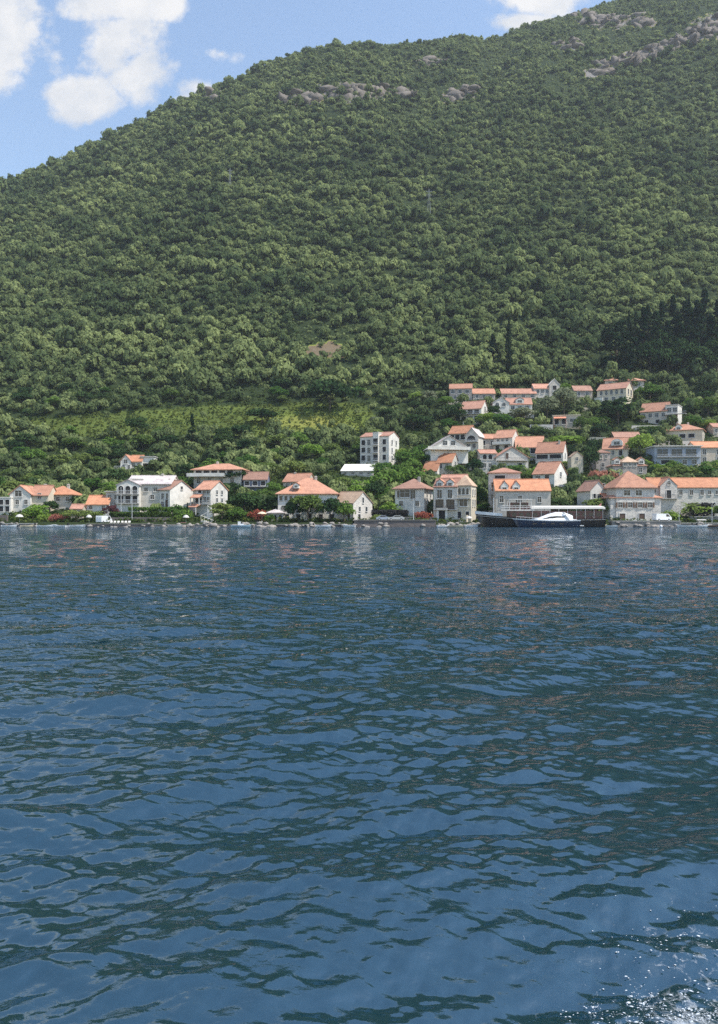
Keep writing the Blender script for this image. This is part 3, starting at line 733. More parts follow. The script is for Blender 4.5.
house(379, 466, 'four-storey white apartment block with columns of dark windows on the slope', [(360,399,436.5,431.5,28,'gx',{'roof':'roof_pink','o':.3}), (379,386.5,433,431,10,'flat',{'y0':-1.2,'roof':'white','o':.15})], yaw=-24, short='the four-storey white block',
  wins=[(0,'f',1,364.5,364.5,442,3.6,4.6,'log'),(0,'f',1,364.5,364.5,449.5,3.6,4.6,'log'),(0,'f',1,364.5,364.5,457.5,3.6,4.6,'log')]+
       [(0,'f',1,372,372,y,2.8,5,'win') for y in (442,450,458)]+[(0,'f',1,393,393,y,3.2,4.6,'log') for y in (442,449.5,457.5)]+[(1,'f',1,382.7,382.7,y,4.4,5.2,'log') for y in (441.5,449.5,457.5)]+
       [(0,'r',2,.3,.7,y,2.4,4,'win') for y in (442,450,458)], balc=[(1,379,386.5,y,.9,'rail') for y in (445,453,461)])
house(357, 476, 'low building with a bright white flat-pitched roof below the four-storey block', [(341,373,471,463,26,'shed',{'wall':'grey','roof':'white'})], yaw=-8, name='low_building', cat='building', short='the white-roofed shed', wins=[(0,'f',4,345,369,473,3,2.4,'win')])
# ---- centre
house(414, 507, 'white house with a terracotta hipped roof and a wide dark window above the quay hedge', [(395,433,488.5,478,34,'hip',{'roof':'roof_brown','o':.8})], yaw=-20, Y=219, short='the wide-window hipped house',
  wins=[(0,'f',1,399.5,399.5,494,2.4,6.5,'win'),(0,'f',1,408,408,493.5,9,6.5,'win'),(0,'f',1,418.5,418.5,494.5,4.5,8,'win'),(0,'f',2,403,424,503.5,3.4,4.5,'win'),(0,'r',2,.3,.7,495,3,4.6,'win')], chim=[(0,.7,.4,.2)])
def garage(root, lx, lz, k, built):
    y0 = built[0][2]; m = MB()
    for (a, b_, yt, yb) in ((437.5,440,511,524.5),(447.5,450,511,524.5),(437.5,450,509,511.6)):
        m.box(lx(a), lx(b_), y0-.55, y0-.015, lz(yb), lz(yt))
    m.build('garage_surround', M['white'], root)
    MB().box(lx(440), lx(447.5), y0-.12, y0-.03, lz(524), lz(511.7)).build('garage_dark_panel', M['dark'], root)  # solid dark panel painted for the shade inside the garage
    st = MB()
    for i in range(8):
        st.box(lx(462)+i*.34, lx(462)+i*.34+.34, y0-2.2, y0-.02, lz(525), lz(525)+.25+i*.3)
    st.build('outside_stair', M['cream'], root)
house(453, 525, 'ornate three-storey cream and grey house with two tall white windows above a boat garage', [
  (433.5,461,488,479.5,26,'gx',{'wall':'grey','roof':'roof_pink','o':.3}), (437,467,482,475.5,22,'gx',{'y0':3.2,'wall':'grey','roof':'roof_pink','o':.25,'zb':500}), (459,476,486.5,476,26,'hip',{'y0':.5,'wall':'cream','roof':'roof_tan','o':.25})], yaw=-20, Y=212.5, extra=garage, short='the ornate cream house',
  wins=[(0,'f',2,440.5,452.5,495,4.2,7.6,'win',{'trim':'white'}),(0,'f',2,440.5,453,505.5,6.2,7.6,'win',{'trim':'wood'}),(1,'f',1,451,451,481.5,3.4,4.6,'arch',{'trim':'white'}),(2,'f',3,463,472,492.5,2.4,6,'arch',{'trim':'white'}),(2,'f',1,467.5,467.5,504,7,6,'win'),(2,'f',2,463,472,516,3,6,'log'),(2,'r',2,.3,.7,493,3,6,'arch'),(2,'r',2,.3,.7,504,3,6,'win')],
  balc=[(2,459,476,499.5,1.1,'rail'),(0,434,461,510.5,.9,'darkrail')], dorm=[(0,440.5,480.5,488.5,7,'gable'),(0,452.5,480.5,488.5,7,'gable')])
house(463, 452, 'house with a bright orange roof over a dark veranda, upper middle of the village', [(449,474,433,425,24,'gx',{'wall':'sand','roof':'roof_bright','o':.6}), (470,486,436.5,429,24,'gy',{'y0':-1.0,'wall':'grey','roof':'roof_pale'})], yaw=-26, short='the dark-veranda house',
  wins=[(0,'f',3,453,466,437,5,4.6,'log'),(1,'f',1,477.5,477.5,438.5,8,4.6,'archlog'),(1,'f',2,474,481,446.5,3,4,'win'),(0,'f',2,455,464,446,3,4,'win')], balc=[(1,470,486,442.5,1.3,'rail')])
house(449, 453.5, 'wide white A-frame gabled house with two dark windows over a terrace', [(431,468,448,436,26,'gy',{'wall':'white','roof':'roof_pale','o':.7})], yaw=8, Y=286, short='the A-frame house',
  wins=[(0,'f',2,445,453,443,4,4,'win')], balc=[(0,427,469,449.5,2.0,'white')])
house(438, 476, 'pair of stepped orange roofs on a white house left of the tiny gabled cottage', [(437,456,462,453,22,'gx',{'y0':3,'roof':'roof_bright','wall':'grey'}), (422.5,441,470.5,461,20,'gx',{'roof':'roof_bright','wall':'white'})], yaw=-26, short='the stepped orange roofs',
  wins=[(0,'f',2,442,450,465.5,3,4,'win'),(1,'f',2,427,436,472.6,2.6,3.2,'win'),(0,'r',1,.5,.5,463,3,4,'win')])
house(464, 470, 'tiny pinkish cottage with a gable facing the water', [(457,471.5,464.5,460,14,'gy',{'wall':'sand','roof':'roof_pink'})], yaw=-10, name='cottage', cat='cottage', short='the tiny pink cottage', wins=[(0,'f',1,462,462,466,2.2,2.4,'win')])
house(506, 452, 'stone house with three small windows and an orange roof, high in the village centre', [(494,519,437.5,429.5,22,'gx',{'wall':'stone','roof':'roof'})], yaw=-30, short='the three-window stone house',
  wins=[(0,'f',3,500,512,440,2.2,3,'win'),(0,'f',2,499,511,447.5,3.4,4.4,'log'),(0,'r',1,.5,.5,439,3,4,'win')], balc=[(0,493,518,444,1.4,'white')])
house(488, 449, 'low link house with a plain orange roof between veranda and stone houses', [(481,496,438.5,434,16,'gx',{'wall':'stone2','roof':'roof'})], short='the low link house', wins=[(0,'f',2,484,492,443,2.6,4,'log')])
house(507, 471, 'stone gabled house with long balcony and arched side windows below the three-window house', [
  (496,528,457.5,447,24,'gy',{'wall':'stone','roof':'roof_pink','o':.6}), (481,497.5,453.5,449.5,20,'gx',{'y0':.6,'wall':'stone','roof':'roof_pink'})], yaw=4, short='the long-balcony stone gable',
  wins=[(0,'f',1,507,507,456,2.6,5.4,'door'),(0,'f',2,503,520,465.5,3.4,4.4,'log'),(1,'f',2,485.5,491,457,3.6,4.6,'archlog'),(1,'f',2,485.5,491,465.5,3,4,'win')], balc=[(0,497,527,460.5,1.4,'darkrail')])
house(530, 456, 'house with a broad orange roof and two dark square openings behind the stone gable', [(516,544,447,436,24,'gx',{'wall':'white','roof':'roof'})], yaw=-9, short='the two-opening house', wins=[(0,'f',2,526,533,451,4.6,4.6,'log'),(0,'f',1,520,520,450.5,3,4,'win')])
house(552, 466, 'white house with a large terracotta roof and two long dark loggias', [(536,567,452.5,441.5,26,'gx',{'wall':'white','roof':'roof'})], yaw=-24, short='the twin-loggia house', wins=[(0,'f',2,543.5,558.5,456.5,10,3.8,'log'),(0,'f',2,544,558,462.8,4,3.4,'win'),(0,'r',1,.5,.5,455,3,4,'win')], chim=[(0,.8,.4,.4)])
house(549, 486, 'house with a big orange roof and bright white gable wall below the twin-loggia house', [(533,566,473.5,461.5,30,'gx',{'wall':'white','roof':'roof'})], yaw=-38, short='the bright gable house', wins=[(0,'f',1,541,541,477.5,4.4,3.6,'win'),(0,'f',1,555,555,478.5,4,6.4,'door'),(0,'r',1,.5,.5,474,3,4,'win')])
house(504, 513, 'tall grey stone house with a low hipped roof behind the two-dormer house', [(489,520,472.5,467,28,'hip',{'wall':'stone','roof':'roof_pink','o':.4})], Y=222, yaw=-8, short='the tall stone house',
  wins=[(0,'f',1,500,500,477,9,3,'log'),(0,'f',2,493,509,485,3,5,'win'),(0,'f',1,493,493,497,3,5,'win'),(0,'r',2,.3,.7,478,3,4.4,'win')])
house(523, 510, 'white house with an orange roof and two tall white dormers behind the moored schooner', [(496,550,490.5,479.5,30,'gx',{'wall':'grey','roof':'roof_bright','o':.4})], Y=214, yaw=-4, short='the two-dormer house',
  wins=[(0,'f',1,539,539,499.5,3.4,5,'win'),(0,'f',2,502,520,499,3.4,6,'win'),(0,'r',2,.35,.7,497,3,5,'win')], dorm=[(0,505,481.5,495,7.5,'gable'),(0,516.5,481.5,495,7.5,'gable')], chim=[(0,.8,.6,.2)])
house(593, 504, 'white gabled house with a pale orange awning by the stern of the schooner', [(578,606,490,481,26,'gy',{'wall':'white','roof':'roof_brown'})], yaw=14, Y=219, short='the awning house', extra=awning(493,497.5,594,611,2.6,'awning'),
  wins=[(0,'f',1,585,585,496,2.4,4,'win'),(0,'f',1,593,593,496,3.6,3.4,'win'),(0,'f',1,601,601,484.5,2,2,'win')])
# ---- right shore
house(636, 521, 'big stone palace at the water with a tall central pyramid roof and four shuttered windows', [
  (612,659.5,497.5,489,40,'hip',{'wall':'stone','roof':'roof','o':.5}), (617,653,487.5,470,38,'hip',{'y0':-.35,'wall':'stone','roof':'roof','o':.75})], Y=212.5, yaw=3, short='the pyramid-roofed stone palace',
  wins=[(1,'f',2,627,638,493,5.6,4.8,'win',{'trim':'white'}),(1,'f',4,620.5,648.5,505,3.8,4.8,'shut',{'shut':'shutter_brown'}),(1,'f',2,622.6,641,516.3,5.2,5,'door'),(0,'r',3,.2,.8,505,3,5,'win')])
house(690, 506, 'long stone house with an unbroken orange roof and a curved front gable', [
  (655,735,487.5,478,32,'gx',{'wall':'stone','roof':'roof_bright','o':.35}), (661.5,677,486,478,20,'gy',{'y0':-.9,'wall':'stone','roof':'roof','o':.2})], Y=223, short='the long orange roof',
  wins=[(1,'f',1,669.3,669.3,483,3,3.4,'arch'),(1,'f',1,669.3,669.3,494.5,4,7.6,'log'),(0,'f',3,681.5,701,492.5,3,4.4,'win'),(0,'f',2,708,715,492.5,3,3.4,'win'),(0,'f',1,657.5,657.5,491,2,3,'win')], balc=[(1,662,677,498.3,.9,'darkrail')])
house(616, 460, 'cream house with an orange roof and a white arched roof window', [(603,629,448.5,437.5,22,'gx',{'wall':'cream','roof':'roof'})], yaw=-24, short='the arched-roof-window house', dorm=[(0,618,438.5,445.5,11,'arch')], wins=[(0,'f',2,608,614,452.5,2.4,4,'win'),(0,'f',1,622,622,453,3,5,'log')])
house(630, 479, 'old brown stone house with three small stepped gables', [(614,646,465.5,459.5,22,'hip',{'wall':'stone2','roof':'roof_brown','o':.3}), (622.5,636.5,462,456,18,'hip',{'y0':-.5,'wall':'stone2','roof':'roof_tan','o':.3})], short='the three-gable stone house',
  wins=[(1,'f',3,625,634,464.5,2.6,2.8,'win'),(0,'f',2,618,628,471.5,3,4,'win'),(0,'f',1,640,640,470,3,4,'win')], dorm=[(0,618,458,464,6,'gable'),(0,641,458,464,6,'gable')])
house(603, 472, 'narrow old stone house with a pair of white-framed windows', [(596.5,610,452.5,449,16,'hip',{'wall':'stone2','roof':'roof_brown','o':.2})], short='the narrow stone house', wins=[(0,'f',2,601,606,456.5,2.2,3,'win',{'trim':'white'}),(0,'f',1,603,603,465,2.4,3.4,'win')])
house(684, 443, 'cream house with a hipped orange roof above the blue-grey modern house', [(664,704,430,422.5,32,'hip',{'wall':'cream','roof':'roof','o':.5})], yaw=-28, short='the cream hipped house',
  wins=[(0,'f',2,669,676,436.5,2.6,4.2,'arch'),(0,'f',2,684,693,436,5,3.6,'log'),(0,'r',2,.3,.7,436,3,4,'win')], dorm=[(0,680,424,431,6,'gable')], chim=[(0,.6,.5,.3)])
house(677, 466, 'blue-grey modern house with a white slab roof and wide glazing', [(656,699,446.5,445,28,'flat',{'wall':'bluegrey','roof':'white','o':1.0})], yaw=-3, short='the blue-grey modern house',
  wins=[(0,'f',3,663.5,690,452.5,9.4,6.2,'win',{'trim':'bluegrey'}),(0,'f',1,668,668,462,11,3.6,'log'),(0,'f',2,684,693,462,4,4,'win')], balc=[(0,658,698,457,1.2,'rail')])
house(712, 463, 'pale house with a vivid orange roof at the right edge above the long stone house', [(697.5,732,447.5,441,26,'gx',{'wall':'sand','roof':'roof_bright'})], short='the vivid orange roof', wins=[(0,'f',2,705,718,452,3.4,5,'win'),(0,'f',2,705,718,459.7,3.4,4.4,'win')])
house(720, 437, 'small pinkish house cut off by the right edge of the village', [(714,730,427,423,16,'gx',{'wall':'sand','roof':'roof_pink'})], short='the small edge house', wins=[(0,'f',1,716.5,716.5,431,2,3.4,'win')])
# ---- upper village
house(460, 400, 'brown house with an orange roof at the upper left end of the top row', [(449.5,472,388.5,383,18,'gx',{'wall':'stone2','roof':'roof'})], yaw=-8, short='the brown top-row house', wins=[(0,'f',3,453,467,391.5,3,3,'win'),(0,'f',2,455,465,397,2.8,3.4,'win')])
house(483, 400, 'low terracotta-roofed house second in the top row', [(473,495,393.5,388,16,'gx',{'wall':'stone2','roof':'roof'})], short='the low top-row house', wins=[(0,'f',3,477,491,396.5,2.4,2.8,'win')])
house(475, 421, 'white house with two balcony floors and a bright side gable under the top row', [(460,488,408.5,400,22,'gx',{'wall':'white','roof':'roof_pink'})], yaw=-27, short='the two-balcony house',
  wins=[(0,'f',3,465,482,411.5,4.4,3.4,'log'),(0,'f',3,465,482,418,4.4,3.4,'log'),(0,'r',1,.5,.5,408,2.6,4,'win')], balc=[(0,460,488,413.8,1.2,'rail')])
house(512, 414, 'white double-gabled house with a pair of round-topped windows', [(493,509,402.5,397.5,18,'gy',{'roof':'roof_pale'}), (507,532,404,397,18,'gx',{'y0':.8,'roof':'roof_pink'})], yaw=-4, short='the double-gabled house',
  wins=[(0,'f',2,497.5,504,404.2,3,3.4,'arch'),(1,'f',3,513,527,407.5,3.2,3,'win')], dorm=[(1,520,397.5,403,8,'gable')])
house(518, 399, 'long low row house with a pinkish roof behind the double-gabled house', [(502,536,393.5,388,16,'gx',{'wall':'sand','roof':'roof_pink'})], short='the long row house', wins=[(0,'f',4,506,532,396,2.6,2.8,'win')])
house(546, 398, 'stone house with a white curved gable at the top of the village', [(534.5,551,388.5,383,18,'gx',{'wall':'stone','roof':'roof_pink'}), (549,559,385,379.5,16,'gy',{'y0':-.6,'wall':'grey','roof':'white','o':.3})], short='the white curved gable', wins=[(0,'f',3,538,547,391.5,2.2,3,'win'),(1,'f',1,554,554,388,3.4,4,'log'),(1,'f',1,554,554,394,3,3.4,'win')])
house(566, 428, 'low flat-roofed cream bungalow with an orange awning on the bare slope', [(553,580,415.5,414,18,'flat',{'wall':'sand','roof':'cream','o':.3})], yaw=-12, short='the flat cream bungalow', extra=awning(416.5,418.6,554,566,2.0,'awning'), wins=[(0,'f',2,557,564,421.5,3.6,4.6,'log'),(0,'f',1,573,573,420.5,6,3,'win')])
house(614, 404, 'cream house with five arched windows and a pink roof near the dark pine', [(598,632,389,382,22,'gx',{'wall':'cream','roof':'roof_pink'}), (596,606,397,396,12,'flat',{'y0':-1.6,'wall':'white','roof':'concrete','o':.1})], yaw=-36, short='the five-arch house',
  wins=[(0,'f',5,603,627,392,2.2,4,'arch'),(0,'r',2,.3,.7,392,3,5,'log'),(0,'f',3,609,626,399,2.8,3.6,'win')])
house(625, 391, 'house with a wide shallow pink and grey roof just under the dark pine', [(606,643,380.5,375,22,'hip',{'wall':'grey','roof':'roof_pink','o':.8})], short='the shallow-roof house', wins=[(0,'f',4,611,638,384,3,3,'win')])
house(658, 425, 'grey-white house with a long terracotta roof and glazed right wing', [(641,670,411,401.5,26,'gx',{'wall':'grey','roof':'roof'}), (668,681,406,405,22,'flat',{'y0':.3,'wall':'white','roof':'concrete','o':.3})], yaw=-32, short='the glazed-wing house',
  wins=[(0,'f',4,645,666,415,3,3.6,'win'),(1,'f',2,672,678,411,3.6,4.4,'win'),(1,'f',2,672,678,418.5,3.6,4.6,'log'),(0,'f',2,648,660,421.5,3.4,3.6,'log')], balc=[(1,668,690,415.3,1.8,'rail')])
house(583, 400, 'brown-roofed house half lost among trees between curved gable and five-arch house', [(574.5,592,390.5,385,16,'gx',{'wall':'stone2','roof':'roof_brown'})], short='the brown-roofed house', wins=[(0,'f',2,579,587,394,2.6,3.4,'win')])
house(577, 474, 'narrow pale yellow house end standing among dark trees', [(571.5,583,457,452,14,'gy',{'wall':'cream','roof':'roof_tan','o':.15})], short='the yellow house end', wins=[(0,'f',1,577,577,459,2,3,'win')])
house(627, 441, 'low brick-red roof peeping over the arched-roof-window house', [(615,640,437,432,14,'gx',{'wall':'stone2','roof':'roof_brown'})], short='the brick-red roof', wins=[(0,'f',3,619,636,439,2.2,2,'win')])
# ------------------------------------------------------------------ quay walls, garden walls, hedges
def span(x0, x1, Y): return (x0-CX)/F*Y, (x1-CX)/F*Y
def wallrun(name, label, cat, x0, x1, Y, ytop, ybot, thick, mname, cap=None, jag=.0, group=None):
    """a wall across the shore between two columns of the frame, its top at ytop, at distance Y"""
    if Y > 240: Y = ray_ground((x0+x1)/2, ybot)
    A, B = span(x0, x1, Y); zt = H+(HY-ytop)/F*Y; zb = H+(HY-ybot)/F*Y
    o = tag(empty(name, ((A+B)/2, Y, zb)), label, cat, group, 'thing'); h = zt-zb; w = (B-A)/2
    m = MB(); n = max(2, int((B-A)/2.2)); pts = []
    for i in range(n+1):
        pts.append((-w+2*w*i/n, h+(rnd.random()-.5)*jag, (rnd.random()-.5)*jag*1.5))
    secs = [[(x, dy, -.8), (x, dy+.08, z), (x, thick, z), (x, thick, -.8)] for x, z, dy in pts]
    m.loft(secs); m.build('wall' if cap else 'masonry', M[mname], o)
    if cap:
        MB().box(-w-.05, w+.05, -.12, thick+.1, h+.03, h+.17).build('coping', M[cap], o)
    return o
wallrun('quay', 'low pale stone quay in front of the pillared villa at the far left edge', 'quay', -12, 36, 205.9, 524, 529.2, 5, 'quaystone', 'concrete', .1)
wallrun('quay', 'narrow stone landing strip between the far left quay and the dark quay', 'quay', 36.3, 86, 205.6, 525.2, 529.2, 4, 'concrete', None, .25)
wallrun('quay', 'dark stone quay below the arched loggia block', 'quay', 86.3, 152, 205.4, 524.4, 529.2, 5, 'drystone', 'quaystone', .12)
wallrun('quay', 'light stone quay below the blank white gable house', 'quay', 152.3, 232, 205.6, 525, 529.2, 5, 'stone2', 'quaystone', .15)
wallrun('quay', 'rough quay between the pale blue boat and the red flowering tree', 'quay', 232.3, 276, 205.7, 524.6, 529.2, 5, 'stone2', None, .35)
wallrun('quay', 'shaded quay under the big trees of the pyramid-roofed villa', 'quay', 276.3, 343, 205.5, 524.8, 529.2, 5, 'drystone', 'quaystone', .15)
wallrun('quay', 'tall brown stone quay with a pale coping right of the stone boathouse', 'quay', 354, 436, 205.3, 520.5, 529.4, 7, 'drystone', 'quaystone', .08)
wallrun('quay', 'rocky landing before the ornate cream house', 'quay', 436.3, 480, 205.8, 525, 529.2, 5, 'stone', None, .5)
wallrun('quay', 'quay hidden behind the moored schooner', 'quay', 480.3, 612, 207, 524, 529, 3, 'stone2', 'concrete', .08)
wallrun('quay', 'stone quay along the foot of the pyramid-roofed stone palace', 'quay', 612.3, 681, 205.5, 521.5, 529.2, 5, 'quaystone', 'concrete', .08)
wallrun('quay', 'low pale quay with moored boats at the right edge', 'quay', 681.3, 735, 205.7, 523.5, 529.2, 5, 'quaystone', 'concrete', .1)
wallrun('quay', 'short stone quay joining the boathouse to the villa trees', 'quay', 343.3, 353.7, 205.6, 525, 529.2, 5, 'stone', None, .2)
wallrun('garden_wall', 'dark purple-grey dry stone wall above the dark quay', 'wall', 108, 172, 213, 517.3, 525.5, .8, 'drystone', None, .15)
wallrun('garden_wall', 'low stone wall and road edge under the long hedge by the boathouse', 'wall', 372, 434, 213.5, 517.6, 523, .6, 'stone2', 'quaystone', .05)
wallrun('garden_wall', 'pale terrace wall under the long orange-roofed house', 'wall', 690, 735, 213.5, 517, 523.5, .6, 'quaystone', 'concrete', .06)
wallrun('garden_wall', 'purplish stone wall below the pillared villa at the far left edge', 'wall', -12, 7, 214, 515, 524, .7, 'drystone', None, .1)
wallrun('retaining_wall', 'grey retaining wall on the slope left of the flat cream bungalow', 'wall', 530, 553, 318, 424.5, 429.5, .6, 'concrete', None, .1)
wallrun('retaining_wall', 'pale retaining wall along the lane under the five-arch house', 'wall', 576, 604, 340, 407.5, 411.5, .6, 'cream', None, .1)
wallrun('retaining_wall', 'stone retaining wall under the grey-white house with the glazed wing', 'wall', 628, 668, 316, 425.5, 429.5, .6, 'stone', None, .1)
wallrun('retaining_wall', 'stone terrace wall between cream hipped house and blue-grey modern house', 'wall', 655, 703, 287, 441, 446, .6, 'stone', None, .06)
wallrun('retaining_wall', 'short pale wall beside the lane above the yellow house end', 'wall', 588, 606, 300, 437, 442, .5, 'cream', None, .1)

for (a, b_, t, c, mn, lb) in [
 (569,585,476,480.5,'cream','short cream terrace wall under the yellow house end'),(517,537,457.5,461,'concrete','grey terrace wall under the two-opening house'),
 (421,441,477,480.5,'white','low white garden wall under the stepped orange roofs'),(553,588,484.5,487.5,'white','long whitish terrace wall right of the bright gable house'),
 (600,629,460.5,464,'stone','stone terrace wall under the house with the white arched roof window'),(698,722,464,467.5,'cream','cream terrace wall under the vivid orange roof'),
 (448,473,401,404,'stone','stone terrace wall under the brown top-row house'),(497,534,414.5,417.5,'concrete','pale terrace wall under the double-gabled house'),
 (585,597,403.5,407,'cream','short cream wall at the lane left of the five-arch house'),(479,497,472,475,'stone','stone terrace wall under the arched windows of the long-balcony gable'),
 (689,706,418,421,'white','white terrace wall right of the house with the glazed wing'),(463,489,421.5,424.5,'concrete','grey terrace wall under the two-balcony house')]:
    wallrun('terrace_wall', lb, 'wall', a, b_, 300, t, c, .5, mn, None, .1)

def leaf_cloud(g, centers, radii, nper, size, jit=.45):
    """leaf faces over the surface of many small clumps; returns vertices of quads and each quad's clump"""
    n = len(centers); C = np.repeat(centers, nper, 0); Rr = np.repeat(radii, nper, 0)
    d = g.normal(size=(n*nper, 3)); d /= np.linalg.norm(d, axis=1)[:, None]
    d[:, 2] = np.where(d[:, 2] < -.35, -d[:, 2], d[:, 2])
    P = C + d*Rr*(.72+.38*g.random((n*nper, 1)))
    nrm = d + g.normal(size=d.shape)*jit; nrm /= np.linalg.norm(nrm, axis=1)[:, None]
    a = np.cross(nrm, g.normal(size=d.shape)); a /= np.linalg.norm(a, axis=1)[:, None]+1e-9
    b = np.cross(nrm, a); s = size*(.55+.9*g.random((n*nper, 1)))
    q = np.stack([P-a*s*.5-b*s*.15, P+a*s*.1-b*s*.5, P+a*s*.55+b*s*.1, P-a*s*.1+b*s*.5], 1)
    return q.reshape(-1, 3)
def hedge(name, label, x0, x1, Y, ytop, ybot, th, leaf='hedge', lsz=.28):
    if Y > 240: Y = ray_ground((x0+x1)/2, ybot)
    A, B = span(x0, x1, Y); zt = H+(HY-ytop)/F*Y; zb = H+(HY-ybot)/F*Y; g = np.random.default_rng(int(x0))
    n = int((B-A)*th*14)+int((B-A)*(zt-zb)*14)
    c = np.stack([g.random(n)*(B-A)-(B-A)/2, g.random(n)*th, g.random(n)**.6*(zt-zb)], -1)
    Q = leaf_cloud(g, c, np.full((n, 1), .3), 7, lsz)
    me = np_mesh(name, Q, np.arange(len(Q)).reshape(-1, 4), M.get(leaf) or LEAF[leaf])
    o = bpy.data.objects.new(name, me); o.location = ((A+B)/2, Y, zb); link(o); tag(o, label, 'hedge')
hedge('hedge', 'long clipped hedge above the dark purple-grey dry stone wall', 110, 170, 214.5, 512.5, 518, 1.6)
hedge('hedge', 'dark tall hedge between the stone boathouse and the wide-window hipped house', 372, 408, 215, 510.5, 518.5, 1.8, 'dark')
hedge('hedge', 'bright green hedge strip under the arched loggia block', 128, 168, 217.5, 507.8, 511.5, 1.4, 'green')
hedge('hedge', 'large dark clipped hedge under the long orange-roofed house', 692, 716, 216, 503.5, 518, 3.0, 'dark')
hedge('hedge', 'hedge on the terrace below the grey-white house with the glazed wing', 640, 672, 309, 426.5, 431, 1.6, 'green')

def shore_rocks():
    g = np.random.default_rng(8); V = []; Fc = []
    for (a, b_, n) in ((0, 36, 10), (86, 160, 16), (160, 345, 90), (436, 481, 46), (345, 436, 14), (612, 720, 34)):
        for _ in range(n):
            px = g.uniform(a, b_); Y = g.uniform(204.2, 206.2); x = (px-CX)/F*Y; s = .25+.55*g.random()**1.6
            z = g.uniform(-.15, .45)+(.6 if Y > 205.6 else 0); bse = len(V)
            for i in range(5):
                ph = math.pi*i/4-math.pi/2
                for j in range(7):
                    t = 2*math.pi*j/7; q = .7+.55*g.random(); V.append((x+math.cos(ph)*math.cos(t)*s*1.3*q, Y+math.cos(ph)*math.sin(t)*s*q, z+math.sin(ph)*s*.7*q))
            for i in range(4):
                for j in range(7):
                    p, q = bse+i*7+j, bse+i*7+(j+1) % 7; Fc.append((p, q, q+7)); Fc.append((p, q+7, p+7))
    me = np_mesh('shore_rocks', np.array(V), np.array(Fc), M['quaystone'])
    tag(link(bpy.data.objects.new('shore_rocks', me)), 'loose boulders and rubble along the waterline', 'rocks', kind='stuff')
shore_rocks()

# ------------------------------------------------------------------ parasols, poles, cars, stair
def ground_px(px, py, Y): return W(px, py, Y)
def parasol(px, py, Y, wpx, label, mname, dome=False):
    x, y, z = W(px, py, Y); k = Y/F; r = wpx*k/2
    o = tag(empty('parasol', (x, y, z)), label, 'parasol', 'parasols along the shore')
    MB().tube((0,0,0), (0,0,2.25), .03).build('pole', M['rail'], o)
    MB().cone((0,0), .3, 0, .12, 8).build('base', M['concrete'], o)
    m = MB(); n = 8
    rings = [(r, 2.0), (r*.98, 2.12), (r*.6, 2.12+(.45 if dome else .3)), (.04, 2.12+(.62 if dome else .55))]
    vs = [(rr*math.cos(2*math.pi*i/n), rr*math.sin(2*math.pi*i/n), z_) for rr, z_ in rings for i in range(n)]
    fs = [(j*n+i, j*n+(i+1) % n, (j+1)*n+(i+1) % n, (j+1)*n+i) for j in range(3) for i in range(n)] + [tuple(range(3*n, 4*n))]
    m.add(vs, fs).build('canopy', M[mname], o)
parasol(19.5, 524.5, 209, 8, 'round white parasol on the far left quay', 'canvas', True)
parasol(89, 525, 208.5, 6, 'white domed parasol at the left end of the dark quay', 'canvas', True)
parasol(186, 525.2, 208.5, 6.5, 'white parasol over a pink table below the blank white gable', 'canvas', True)
parasol(262, 521.5, 210, 9.5, 'beige parasol beside the red flowering tree', 'canvas_cream')
parasol(469, 526, 208, 7, 'small pale parasol on the rocky landing', 'canvas')
def cafe_table(px, py, Y, label):
    x, y, z = W(px, py, Y); o = tag(empty('beach_table', (x, y, z)), label, 'table')
    MB().box(-.7,.7,-.5,.5,.7,.76).build('table_top', M['canvas_pink'], o)
    for sx in (-.6,.6):
        for sy in (-.4,.4): MB().box(sx-.03,sx+.03,sy-.03,sy+.03,0,.699).build('leg', M['rail'], o)
    MB().box(-.72,.72,-.53,-.515,.15,.70).build('cloth_skirt', M['canvas_pink'], o)
cafe_table(183.5, 525.4, 207.5, 'pink-covered table under the white parasol below the blank white gable')
def pole(px, py, Y, hpx, label, name='lamp_post', cat='lamp post', head=True, mn='rail'):
    x, y, z = W(px, py, Y); h = hpx*Y/F; o = tag(empty(name, (x, y, z)), label, cat)
    MB().tube((0,0,0), (0,0,h), .09, .055, 8).build('post', M[mn], o)
    MB().tube((0,0,0), (0,0,.5), .17, .14, 8).build('base', M['concrete'], o)
    if head:
        MB().tube((0,0,h-.05), (.7,-.2,h+.12), .04, .03, 6).build('arm', M[mn], o)
        MB().box(.55,1.05,-.32,-.1,h+.06,h+.18).build('lamp_head', M[mn], o)
    else:
        MB().cone((0,0), .12, h+.001, h+.25, 8).build('finial', M[mn], o)
pole(413.5, 523.5, 209, 25, 'pale lamp post on the tall brown stone quay')
pole(132, 524, 211, 30, 'slim white flagpole standing before the arched loggia block', 'flagpole', 'flagpole', False)
pole(121, 512, 219, 24, 'shorter white flagpole at the left corner of the arched loggia block', 'flagpole', 'flagpole', False)
pole(679, 521, 212, 13, 'short lamp post at the steps of the long orange-roofed house')
pole(712, 523, 209, 20, 'thin lamp post near the right edge of the quay')

